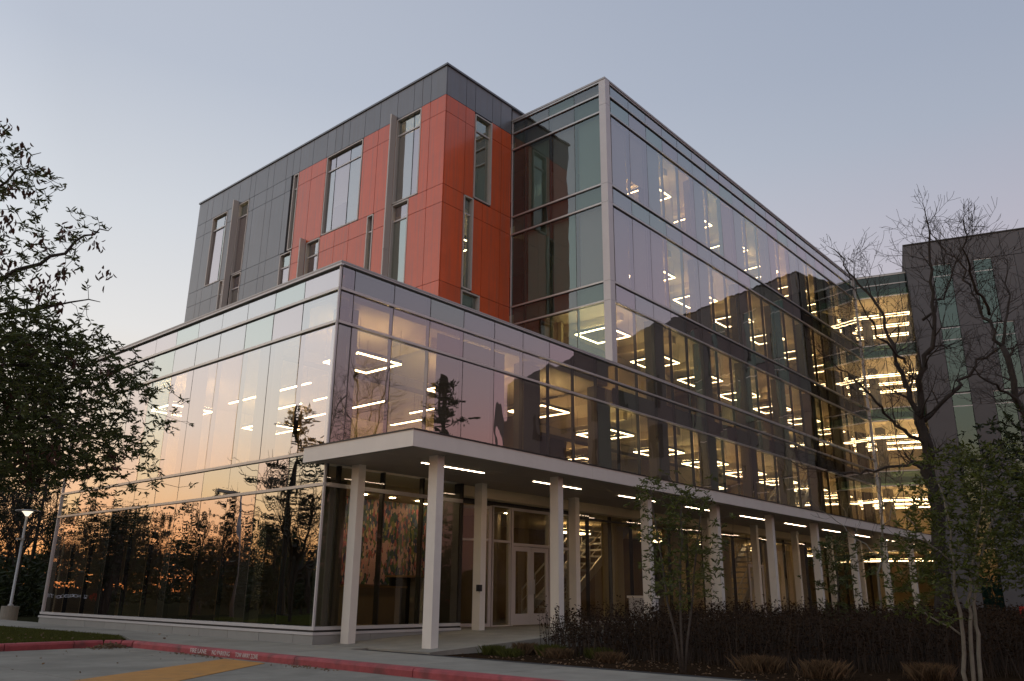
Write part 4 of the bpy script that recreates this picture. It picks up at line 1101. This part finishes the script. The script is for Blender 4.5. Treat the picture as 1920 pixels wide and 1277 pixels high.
# ------------------------------------------------------------------ leafy trees in front
def rosettes(poly, Dc, Dd, n, rr, bv, anchor, mb, size, per, droop=.0, dens=None, twr=.006):
    """leaf sprays through a crown outline; every spray hangs on a twig that grows from its nearest neighbour"""
    xs_ = [p[0] for p in poly]; zs_ = [p[1] for p in poly]
    pts = []
    while len(pts) < n:
        s, z = rr.uniform(min(xs_), max(xs_)), rr.uniform(min(zs_), max(zs_))
        if not inpoly(s, z, poly): continue
        if dens and rr.random() > dens(s, z): continue
        pts.append(tuple(PW(s, z, Dc + rr.gauss(0, Dd)) - bv))
    pts = np.array(pts); A = np.array([tuple(a) for a in anchor])
    d0 = np.sqrt(((pts[:, None, :] - A[None, ::2, :]) ** 2).sum(2)).min(1)
    pts = pts[np.argsort(d0)]
    pool = np.zeros((len(A) + n, 3)); pool[:len(A)] = A; k_ = len(A)
    P = []; Dv = []
    for q in pts:
        dd_ = ((pool[:k_] - q) ** 2).sum(1); i_ = int(dd_.argmin())
        a = Vector(pool[i_]); p = Vector(q); L_ = math.sqrt(dd_[i_])
        pool[k_] = q; k_ += 1
        if L_ > .05:
            w = twr * .55
            mid = a.lerp(p, .5) + Vector((rr.gauss(0, 1), rr.gauss(0, 1), rr.gauss(0, 1))) * L_ * .08
            mb.tube([a, mid, p], [w * 1.2, w, w * .7], 3, cap=False)
        main = (p - a).normalized() if L_ > .01 else Vector((0, 0, 1))
        k = rr.randint(*per)
        for i in range(k):
            ang = i * 2.4 + rr.uniform(0, 1); el_ = rr.uniform(-.5, .9)
            dd = Vector((math.cos(ang), math.sin(ang), el_ - droop)) + main * .6
            t_ = rr.uniform(-.1, .0)
            P.append(tuple(p + main * t_ * (1 if L_ > .1 else .3))); Dv.append(tuple(dd))
    return P, Dv
def split_leaves(t, P, Dv, size, aspect, m, nbig, name='leaf'):
    """nearest leaves become single leaf parts, the others one mass"""
    P = np.array(P); Dv = np.array(Dv)
    bv = np.array(t.location); dist = np.linalg.norm(P + bv - np.array(CAM), axis=1)
    order = np.argsort(dist); sel = order[:nbig]; rest = order[nbig:]
    if len(rest): add('foliage', leafmesh('foliage', P[rest], Dv[rest], size, aspect, m), parent=t, kind='stuff')
    if nbig:
        base = [leafmesh(name, [(0, 0, 0)], [(1, 0, 0)], size, aspect, m) for _ in range(4)]
        for i in sel:
            d = Vector(Dv[i]).normalized(); q = d.to_track_quat('X', 'Z').to_euler()
            q.rotate_axis('X', rng.uniform(0, 6.28))
            o = add(name, base[i % 4], tuple(P[i]), t); o.rotation_euler = q

# left foreground tree, trunk just outside the frame
TD = 8.5
base = PW(-7.35, .42, TD); bv = Vector(base); rr = random.Random(3)
t = thing('magnolia_tree', 'dark leafy tree with clusters of dead brown leaves overhanging the left edge', 'tree', tuple(base))
limbs = [[(-7.35, .40), (-7.3, 1.59), (-7.17, 2.92), (-7.02, 4.15), (-7.05, 5.48), (-7.1, 7.09)], [(-7.17, 2.92), (-6.34, 3.68), (-5.51, 3.84), (-4.81, 3.87), (-4.45, 3.82)],
         [(-7.02, 4.15), (-6.32, 4.91), (-5.55, 5.24), (-5.21, 5.7), (-5.0, 5.91)], [(-7.02, 4.15), (-6.49, 5.69), (-5.97, 6.17), (-5.68, 6.6)],
         [(-7.17, 2.92), (-5.95, 3.22), (-4.84, 3.29), (-4.35, 3.13)], [(-7.17, 2.92), (-6.5, 4.4), (-5.38, 4.66), (-4.81, 4.8)], [(-7.17, 2.92), (-6.2, 2.9), (-5.4, 2.7), (-4.6, 2.65)]]
anchor = []
mbt = MB()
for li, pl in enumerate(limbs):
    off = rr.uniform(-.8, .8) if li else 0
    P = [PW(s, z, TD + off * k / (len(pl) - 1)) - bv for k, (s, z) in enumerate(pl)]
    Q = []
    for a, b in zip(P[:-1], P[1:]): Q += wiggle(a, b, 4, .03, rr)[:-1]
    Q.append(P[-1]); anchor += Q[4:]
    r0, r1 = ((.15, .05) if li == 0 else (.042, .004))
    mb = MB(); mb.tube(Q, [r0 + (r1 - r0) * i / (len(Q) - 1) for i in range(len(Q))], 8 if li == 0 else 6)
    add('trunk' if li == 0 else 'limb', mb.mesh('trunk', M['bark_dark'], True), parent=t)
crown_up = [(-8.9, 7.2), (-6.4, 7.09), (-5.85, 6.85), (-5.5, 6.5), (-4.95, 5.98), (-4.63, 5.55), (-4.54, 5.18), (-4.65, 4.67), (-4.95, 4.45), (-5.4, 4.3), (-9, 4.3)]
crown_up = [(s_ - .12, z_) for s_, z_ in crown_up]
crown_lo = [(-9, 4.4), (-5.3, 4.5), (-4.6, 4.40), (-4.07, 4.32), (-3.90, 3.94), (-3.95, 3.65), (-3.90, 3.3), (-3.68, 3.08), (-3.85, 2.82), (-4.18, 2.70), (-4.3, 2.42), (-4.89, 2.35), (-6, 2.3), (-9, 2.1)]
crown_lo = [(s_ - .36, max(z_, 2.65)) for s_, z_ in crown_lo]
P1, D1 = rosettes(crown_up, TD, .7, 1000, rr, bv, anchor, mbt, .085, (6, 10), .2, lambda s, z: .22 + .78 * min(1, max(0, (-s - 4.6) / 1.3)) * (1.15 - (z - 4.4) * .2))
P2, D2 = rosettes(crown_lo, TD, 1.0, 6800, rr, bv, anchor, mbt, .085, (6, 10), .25, lambda s, z: .25 + .75 * min(1, max(0, (-s - 3.7) / .9)))
allP = P1 + P2; allD = D1 + D2
idx = list(range(len(allP))); split_leaves(t, allP, allD, .072, .32, M['leaf'], 240)
PB = []; DB = []
for poly, n in ((crown_up, 26), (crown_lo, 34)):
    c = 0
    while c < n:
        s, z = rr.uniform(-6.2, -3.9), rr.uniform(2.4, 7)
        if not inpoly(s, z, poly): continue
        p = PW(s, z, TD + rr.uniform(-.7, .5)) - bv; c += 1
        for i in range(rr.randint(9, 16)):
            PB.append(tuple(p + Vector((rr.gauss(0, .05), rr.gauss(0, .05), rr.gauss(0, .05))))); DB.append((rr.gauss(0, .5), rr.gauss(0, .5), -1))
add('dead_leaves', leafmesh('dead_leaves', PB, DB, .075, .45, M['leaf_brown']), parent=t, kind='stuff')
add('twigs', mbt.mesh('twigs', M['bark_dark']), parent=t, kind='stuff')

# multi stemmed tree on the right
TD = 11.5; base = PW(6.1, .45, TD); bv = Vector(base); rr = random.Random(8)
t = thing('sweetbay_tree', 'leafy young tree with several pale stems rising from the bed at the right', 'tree', tuple(base))
multi = [[(6.0, 0.41), (6.02, 1.13), (5.99, 1.54), (6.0, 2.09), (6.0, 2.59), (5.9, 3.1)], [(6.09, 0.41), (6.14, 1.14), (6.17, 1.54), (6.33, 2.1), (6.56, 2.82), (6.7, 3.4)], [(6.17, 0.41), (6.27, 1.14), (6.29, 1.54), (6.52, 2.17), (6.84, 2.75), (7.1, 3.2)], [(6.02, 1.13), (5.81, 1.27), (5.65, 1.4), (5.58, 1.67)], [(6.0, 2.09), (5.75, 2.4), (5.6, 2.7)]]
anchor = []; mbt = MB()
for li, pl in enumerate(multi):
    P = [PW(s, z, TD + (li - 1) * .12 * k / 3) - bv for k, (s, z) in enumerate(pl)]
    Q = []
    for a, b in zip(P[:-1], P[1:]): Q += wiggle(a, b, 3, .015, rr)[:-1]
    Q.append(P[-1]); anchor += Q[5:] if li < 3 else Q
    r0 = .030 if li < 3 else .014
    add('stem', MB().tube(Q, [r0 + (.008 - r0) * i / (len(Q) - 1) for i in range(len(Q))], 7).mesh('stem', M['bark_pale'], True), parent=t)
mcrown = [(5.25, 1.4), (5.26, 2.02), (5.49, 2.59), (5.71, 3.18), (6.09, 3.71), (6.36, 3.48), (6.79, 3.79), (7.1, 3.42), (7.58, 3.57), (7.6, 2.47), (7.25, 1.76), (6.81, 1.68), (6.47, 1.82), (5.95, 1.74), (5.58, 1.2)]
P1, D1 = rosettes(mcrown, TD, .55, 1350, rr, bv, anchor, mbt, .08, (4, 8), .1, None, .004)
split_leaves(t, P1, D1, .075, .33, M['leaf_fresh'], 120)
add('twigs', mbt.mesh('twigs', M['bark']), parent=t, kind='stuff')

# young evergreen before the canopy columns
def leafy(name, label, poly, TD, seed, n, size, m, stems, bark='bark', per=(4, 8), dd=.5, r0=.035, aspect=.33, nbig=0, z0=.45):
    rr = random.Random(seed); sx0 = stems[0][0][0]
    base = PW(sx0, z0, TD); bv = Vector(base)
    t = thing(name, label, 'tree' if 'tree' in name else 'shrub', tuple(base)); anchor = []; mbt = MB()
    for pl in stems:
        P = [PW(s, z, TD) - bv for s, z in pl]; Q = []
        for a, b in zip(P[:-1], P[1:]): Q += wiggle(a, b, 3, .02, rr)[:-1]
        Q.append(P[-1]); anchor += Q[3:]
        add('stem', MB().tube(Q, [r0 + (.008 - r0) * i / (len(Q) - 1) for i in range(len(Q))], 6).mesh('stem', M[bark], True), parent=t)
    P1, D1 = rosettes(poly, TD, dd, n, rr, bv, anchor, mbt, size, per, .1, None, .004)
    split_leaves(t, P1, D1, size, aspect, M[m], nbig)
    add('twigs', mbt.mesh('twigs', M[bark]), parent=t, kind='stuff')
    return t
leafy('young_evergreen_tree', 'slender young evergreen tree whose twigs overlap the canopy edge in front of the columns',
      [(2.25, 1.5), (2.1, 2.55), (2.02, 3.3), (2.35, 3.55), (2.82, 3.25), (3.1, 3.41), (3.3, 3.16), (3.35, 2.56), (3.2, 1.6), (2.7, 1.3)], 13.5, 21, 430, .078, 'leaf_fresh',
      [[(2.69, .45), (2.73, 2.14), (2.82, 3.15), (2.6, 3.5)], [(2.66, .45), (2.45, 2.0), (2.3, 3.3)], [(2.72, .45), (2.95, 2.0), (3.15, 3.1)]], nbig=60, r0=.022)
leafy('evergreen_shrub', 'rounded dark evergreen shrub standing behind the brown hedge before the far columns',
      [(7.45, .9), (7.15, 2.3), (7.46, 3.0), (8.2, 3.1), (8.35, 2.3), (8.1, 1.2)], 20, 22, 220, .10, 'leaf', [[(7.7, .45), (7.7, 1.5), (7.8, 2.8)]], per=(5, 8), dd=.5)
leafy('dense_evergreen_tree', 'dense dark evergreen tree at the right edge below the leaning bare tree',
      [(8.75, 3.6), (8.95, 4.3), (9.4, 4.9), (9.9, 5.2), (10.8, 5.4), (12.5, 5.6), (12.5, 1.6), (10.6, 1.5), (9.9, 2.2), (9.3, 2.8)], 16, 23, 1100, .10, 'leaf_dark', [[(11, .45), (10.9, 2.5), (10.4, 4.4)], [(10.95, 1.8), (10.2, 3.1), (9.3, 3.7)]], 'bark_dark', (6, 10), .8, .09, .4)

# ------------------------------------------------------------------ hedge, grasses, litter
def twiggy(poly, n, hmin, hmax, name, rr):
    mb_v = []; mb_f = []
    LP = []; LD = []
    xs_ = [p[0] for p in poly]; ys_ = [p[1] for p in poly]; c = 0
    while c < n:
        x, y = rr.uniform(min(xs_), max(xs_)), rr.uniform(min(ys_), max(ys_))
        if not inpoly(x, y, poly): continue
        dd = math.hypot(x - CAM.x, y - CAM.y)
        if rr.random() > min(1, (22 / dd) ** 2): continue
        c += 1
        h = rr.uniform(hmin, hmax) * (1 + .13 * math.sin(x * 1.9 + y) + .08 * math.sin(y * 3.1)) * (1 if dd < 24 else .85)
        w = .006 * max(1, dd / 16)
        lx, ly = rr.gauss(0, .13), rr.gauss(0, .13)
        a = rr.uniform(0, 3.14); ca, sa = math.cos(a) * w, math.sin(a) * w
        b = len(mb_v); z0 = .44
        mb_v += [(x - ca, y - sa, z0), (x + ca, y + sa, z0), (x + lx * .5 + ca * .8, y + ly * .5 + sa * .8, z0 + h * .55), (x + lx * .5 - ca * .8, y + ly * .5 - sa * .8, z0 + h * .55), (x + lx * 1.2, y + ly * 1.2, z0 + h)]
        mb_f += [(b, b + 1, b + 2, b + 3), (b + 3, b + 2, b + 4)]
        for k in range(rr.randint(5, 9)):
            tt = rr.uniform(.3, 1.0)
            LP.append((x + lx * tt * 1.1, y + ly * tt * 1.1, z0 + h * tt)); LD.append((rr.gauss(0, 1), rr.gauss(0, 1), rr.uniform(-.2, 1.2)))
    me = bpy.data.meshes.new(name); me.from_pydata(mb_v, [], mb_f); me.materials.append(M['twig']); me.update()
    return me, LP, LD
rr = random.Random(31)
hp = [(2.7, -4.0), (2.0, -5.2), (1.9, -7), (2.4, -9.5), (3.6, -13), (10, -17), (37, -17), (37, -3.7), (12, -3.7)]
me, LPs, LDs = twiggy(hp, 21000, .55, 1.0, 'hedge_twigs', rr)
add('brown_hedge', me, kind='stuff')
add('brown_hedge_leaves', leafmesh('brown_hedge_leaves', LPs, LDs, .055, .5, mat('withered_hedge_leaf', (.038, .024, .014), 1, spec=.1, island=.6)), kind='stuff')

def grass_clump(x, y, r, h, m, label, n=1100):
    h *= .7
    pts = np.stack([nrng.normal(0, r * .3, n), nrng.normal(0, r * .3, n), np.zeros(n)], 1)
    me = blades(pts, h * .9, .004, .95, M[m], 'blades')
    t = thing('ornamental_grass', label, 'plant', (x, y, .452), 'low ornamental grass clumps along the bed')
    add('blades', me, parent=t, kind='stuff')
for i, (x, y, r, h, m, lab) in enumerate([
        (1.35, -4.0, .3, .26, 'grass', 'green grass clump nearest the white corner column'),
        (2.0, -4.25, .35, .30, 'straw', 'straw coloured grass clump beside the first green one'),
        (2.0, -4.9, .35, .30, 'grass', 'green grass clump in front of the entrance ramp, middle of the row'),
        (1.6, -5.4, .32, .26, 'straw', 'dry grass clump at the sidewalk edge by the entrance ramp'),
        (2.2, -5.9, .35, .28, 'grass', 'green grass clump at the left end of the brown hedge'),
        (1.5, -6.6, .33, .26, 'straw', 'dry grass clump before the left part of the hedge'),
        (1.75, -9.3, .42, .36, 'straw', 'tan tufted grass clump in front of the middle of the hedge'),
        (1.5, -10.4, .42, .36, 'straw', 'tan grass clump at the bottom edge right of the middle'),
        (2.4, -11.6, .4, .34, 'straw', 'tan grass clump near the foot of the pale stemmed tree'),
        (1.2, -4.55, .28, .22, 'grass', 'smallest green grass clump at the sidewalk edge')]):
    grass_clump(x, y, r, h, m, lab)
def litter(cx, cy, sx_, sy_, n, z, name, size=.05, hump=.0):
    P = []; Dv = []
    for i in range(n):
        a, b = rng.gauss(0, sx_), rng.gauss(0, sy_)
        e = math.exp(-(a / sx_) ** 2 / 2 - (b / sy_) ** 2 / 2)
        P.append((cx + a, cy + b, z + .004 + hump * e * rng.random())); Dv.append((rng.gauss(0, 1), rng.gauss(0, 1), rng.uniform(-.05, .35)))
    add(name, leafmesh(name, P, Dv, size, .55, M['litter']), kind='stuff')
litter(-2.62, 3.72, .22, .16, 260, ROAD_Z, 'leaf_litter', .07, .09)
litter(-2.40, .4, .07, .5, 70, ROAD_Z, 'leaf_litter', .045, .02)
litter(-2.40, -3.2, .06, .35, 60, ROAD_Z, 'leaf_litter', .045, .03)
litter(-4.5, 5.5, 1.8, 1.2, 60, WALK_Z + .03, 'leaf_litter', .06, 0)
litter(-4.0, -.5, 2.2, 2.6, 40, ROAD_Z, 'leaf_litter', .045, 0)
litter(1.4, -7, .8, 2.6, 420, .455, 'leaf_litter', .05, .01)

# ------------------------------------------------------------------ lamp posts
def post_lamp(x, y, label):
    t = thing('post_lamp', label, 'street lamp', (x, y, GROUND))
    add('footing', MB().tube([(0, 0, 0), (0, 0, .62)], [.30, .30], 20).mesh('footing', M['concrete']), parent=t)
    add('pole', MB().tube([(0, 0, .62), (0, 0, .66), (0, 0, .70), (0, 0, 3.95)], [.10, .10, .05, .042], 14).mesh('pole', M['coping'], True), parent=t)
    add('bracket', MB().box(-.22, .06, -.05, .05, 3.05, 3.12).mesh('bracket', M['coping']), parent=t)
    add('lens', MB().tube([(0, 0, 3.96), (0, 0, 4.08), (0, 0, 4.14)], [.05, .14, .20], 20).mesh('lens', M['postlight'], True), parent=t)
    add('cap', MB().tube([(0, 0, 4.145), (0, 0, 4.17), (0, 0, 4.20)], [.44, .43, .2], 24).mesh('cap', M['coping'], True), parent=t)
lpz_ = PW(-13.2, .4, 21.6)
post_lamp(.84, 20.2, 'slim grey post lamp with a glowing disc head left of the glass annex')
def arm_lamp(x, y, h, rz, label):
    t = thing('street_lamp', label, 'street lamp', (x, y, GROUND), rotz=rz)
    add('pole', MB().tube([(0, 0, 0), (0, 0, h)], [.09, .06], 10).mesh('pole', M['coping'], True), parent=t)
    add('arm', MB().box(0, .55, -.04, .04, h - .12, h - .04).mesh('arm', M['coping']), parent=t)
    add('lamp_head', MB().box(.5, 1.05, -.16, .16, h - .14, h - .02).mesh('lamp_head', M['coping']), parent=t)
arm_lamp(-10.7, 21.0, 5.9, 0.3, 'tall grey street lamp with a side arm mirrored in the glass annex')

# ------------------------------------------------------------------ name sign mirrored low in the side wall
sg = thing('name_sign', 'dark name sign with white lettering SAM HOUSTON STATE mirrored low in the glass', 'sign', (-7.1, 30.8, GROUND))
dirn = Vector((1.55, 1.65, 0)).normalized()
ang = math.atan2(-dirn.y, -dirn.x)
sg.rotation_euler = (0, 0, math.atan2(1.71, 1.6))
add('sign_panel', MB().box(-1.9, 1.7, .02, .18, 0, 1.35).mesh('sign_panel', M['black']), parent=sg)
me = text_mesh('SAM HOUSTON STATE', .24, .005, emis('sign_letters', (.7, .8, 1), .12))
xs_ = [v.co.x for v in me.vertices]; kx = 2.3 / (max(xs_) - min(xs_))
for v in me.vertices: v.co.x *= kx
add('lettering', me, (.25, .012, .92), sg, rot=(R(90), 0, 0))
add('emblem', MB().box(-1.35, -1.22, .0, .018, .72, 1.08).box(-1.18, -1.08, .0, .018, .80, 1.0).mesh('emblem', M['red']), parent=sg)

# ------------------------------------------------------------------ woods (seen at the left and mirrored in the glass)
def tree_variant(kind, seed):
    rr = random.Random(seed); np_ = np.random.default_rng(seed)
    mb = MB(); P = []; Dv = []
    if kind == 'pine':
        H = 1.0
        lean = rr.uniform(-.03, .03)
        mb.tube([(0, 0, 0), (lean * .4, 0, .4), (lean, .01, 1)], [.014, .010, .003], 6)
        for i in range(46):
            z = .38 + .60 * (i / 46); L_ = (.17 * (1.05 - ((z - .38) / .64)) + .02) * rr.uniform(.5, 1.3); a = rr.uniform(0, 6.28)
            e = Vector((math.cos(a) * L_, math.sin(a) * L_, z + L_ * rr.uniform(-.1, .3)))
            mb.tube([(lean * z, 0, z), tuple(e)], [.003, .001], 3, cap=False)
            for q in range(34):
                t_ = rr.uniform(.35, 1.05); c = Vector((lean * z, 0, z)).lerp(e, t_)
                P.append(tuple(c + Vector((rr.gauss(0, .010), rr.gauss(0, .010), rr.gauss(0, .008))))); Dv.append((rr.gauss(0, 1), rr.gauss(0, 1), rr.uniform(.0, 1.2)))
        size, asp, m = .022, .3, 'pine'
    elif kind == 'bush':
        mb.tube([(0, 0, 0), (.01, 0, .3), (0, .01, .8)], [.02, .014, .004], 6)
        cl = [(rr.gauss(0, .13), rr.gauss(0, .13), rr.uniform(.2, .95), rr.uniform(.05, .12)) for _ in range(46)]
        for x, y, z, r_ in cl:
            x *= 1.15 - abs(z - .55); y *= 1.15 - abs(z - .55)
            mb.tube([(0, 0, z * .6), (x, y, z)], [.005, .002], 3, cap=False)
            for q in range(48):
                v = Vector((rr.gauss(0, 1), rr.gauss(0, 1), rr.gauss(0, 1))).normalized() * r_ * rr.random() ** .4
                P.append((x + v.x, y + v.y, z + v.z * .8)); Dv.append((rr.gauss(0, 1), rr.gauss(0, 1), rr.gauss(0, 1)))
        size, asp, m = .026, .5, 'leaf_dark'
    else:
        tips = []
        mb.tube([(0, 0, 0), (.01, .01, .35)], [.017, .012], 7)
        for k in range(6):
            a = k * 1.05 + rr.uniform(0, .5)
            grow(mb, (.01, .01, .22 + .03 * k), (math.cos(a) * .6, math.sin(a) * .6, 1), .26, .008, 3, rr, tips, .75, .1, 4, (3, 4), .66, .0011)
        m = None
    tm = mb.mesh('trunk', M['bark_dark'], False)
    fm_ = leafmesh('crown', P, Dv, size, asp, M[m]) if m else None
    return tm, fm_
variants = {k: [tree_variant(k, sd) for sd in sds] for k, sds in {'pine': (1, 2, 3), 'bush': (4, 5, 6), 'bare': (7, 8)}.items()}
NM = {'pine': 'pine_tree', 'bush': 'broadleaf_tree', 'bare': 'leafless_tree'}
def plant(kind, x, y, h, label, group=None, w=1.0, v=None):
    tm, fm_ = variants[kind][v if v is not None else rng.randrange(len(variants[kind]))]
    t = thing(NM[kind], label, 'tree', (x, y, GROUND - .02), group, rotz=rng.uniform(0, 6.28))
    t.scale = (h * w, h * w, h)
    add('trunk', tm, parent=t)
    if fm_: add('crown', fm_, parent=t)
plant('pine', -11.3, 17.8, 9.9, 'tall pine mirrored beside the annex corner above the canopy', v=0, w=1.25)
plant('bare', -7.4, 11.6, 7.6, 'leafless tree mirrored in the lower annex wall by the corner', v=0, w=1.1)
plant('bush', -13.2, 22.0, 4.8, 'round dark tree mirrored behind the leafless one near the corner', w=1.1)
plant('pine', 18.3, -15.4, 12.3, 'tall pine mirrored in the annex wall above the canopy', v=1, w=1.3)
plant('pine', 19.5, -19.0, 9.5, 'shorter pine mirrored between the leafless tree and the taller pine', v=2, w=1.4)
plant('bush', 9.5, -20.5, 6.5, 'round tree mirrored in the glass over the entrance doors', w=1.1)
plant('bush', 13.5, -24, 7.5, 'broad dark tree mirrored in the entrance glazing', w=1.2)
for n_, (x_, y_, h_) in enumerate([(23.5, -20.6, 7.6), (21.9, -22.3, 8.4), (20.2, -24.0, 7.4), (18.2, -25.6, 8.6), (24.6, -24.6, 8.8), (30.5, -19.5, 6.4)]):
    plant('bush', x_, y_, h_, 'broad dark tree mirrored in the entrance glass, %s of the clump behind the bed' % ordn[n_], 'clump of dark trees mirrored in the entrance glass', w=1.25)
gw = 'trees of the wood across the road, mirrored in the glass annex'
rr = random.Random(77)
for i in range(46):
    vaz = R(rr.uniform(38, 73)); dist = rr.uniform(48, 82)
    x, y = CAM.x + dist * math.cos(vaz), CAM.y + dist * math.sin(vaz)
    if x < 1: continue
    k = rr.choice(['pine', 'pine', 'bush', 'bush', 'bare'])
    h = dist * rr.uniform(.07, .115) + 1.3
    if k == 'bush': h *= .85
    plant(k, -x, y, h, {'pine': 'pine in the dark wood mirrored low in the annex wall', 'bush': 'broadleaf tree in the dark wood mirrored low in the annex wall', 'bare': 'leafless tree in the dark wood mirrored low in the annex wall'}[k], gw, w=rr.uniform(.9, 1.5))
g2 = 'trees of the wood behind the building at the left edge'
for i in range(30):
    az = R(rr.uniform(65, 79)); dist = rr.uniform(44, 66)
    x, y = CAM.x + dist * math.cos(az), CAM.y + dist * math.sin(az)
    k = rr.choice(['pine', 'pine', 'pine', 'bush', 'bare'])
    plant(k, x, y, rr.uniform(9, 14) if k != 'bush' else rr.uniform(4, 7), {'pine': 'tall thin pine in the wood at the left edge', 'bush': 'low broadleaf tree in the wood at the left edge', 'bare': 'leafless tree in the wood at the left edge'}[k], g2, w=rr.uniform(.6, .9))
# far woodland masses
def woodmass(name, cx, cy, az0, az1, d0, d1, n, h0, h1, size=.6):
    P = []; Dv = []
    for i in range(n):
        a = rng.uniform(az0, az1); d = rng.uniform(d0, d1)
        x, y = cx + d * math.cos(a), cy + d * math.sin(a)
        top = h0 + (h1 - h0) * (.5 + .5 * mnoise.noise(Vector((a * 9, d * .05, 0)))) + 1.2 * mnoise.noise(Vector((a * 60, 3, 0)))
        P.append((x, y, GROUND + rng.random() ** 1.2 * max(1, top))); Dv.append((rng.gauss(0, 1), rng.gauss(0, 1), rng.gauss(0, .6)))
    add(name, leafmesh(name, P, Dv, size, .5, M['leaf_dark']), kind='stuff')
woodmass('far_wood', CAM.x, CAM.y, R(64), R(360 - 15), 92, 108, 70000, 3.2, 6.5, .75)
woodmass('undergrowth', CAM.x, CAM.y, R(64), R(80), 46, 60, 9000, 1.2, 3, .35)
woodmass('shrub_thicket', CAM.x, CAM.y, R(103), R(146), 55, 72, 26000, 2.4, 4.2, .42)
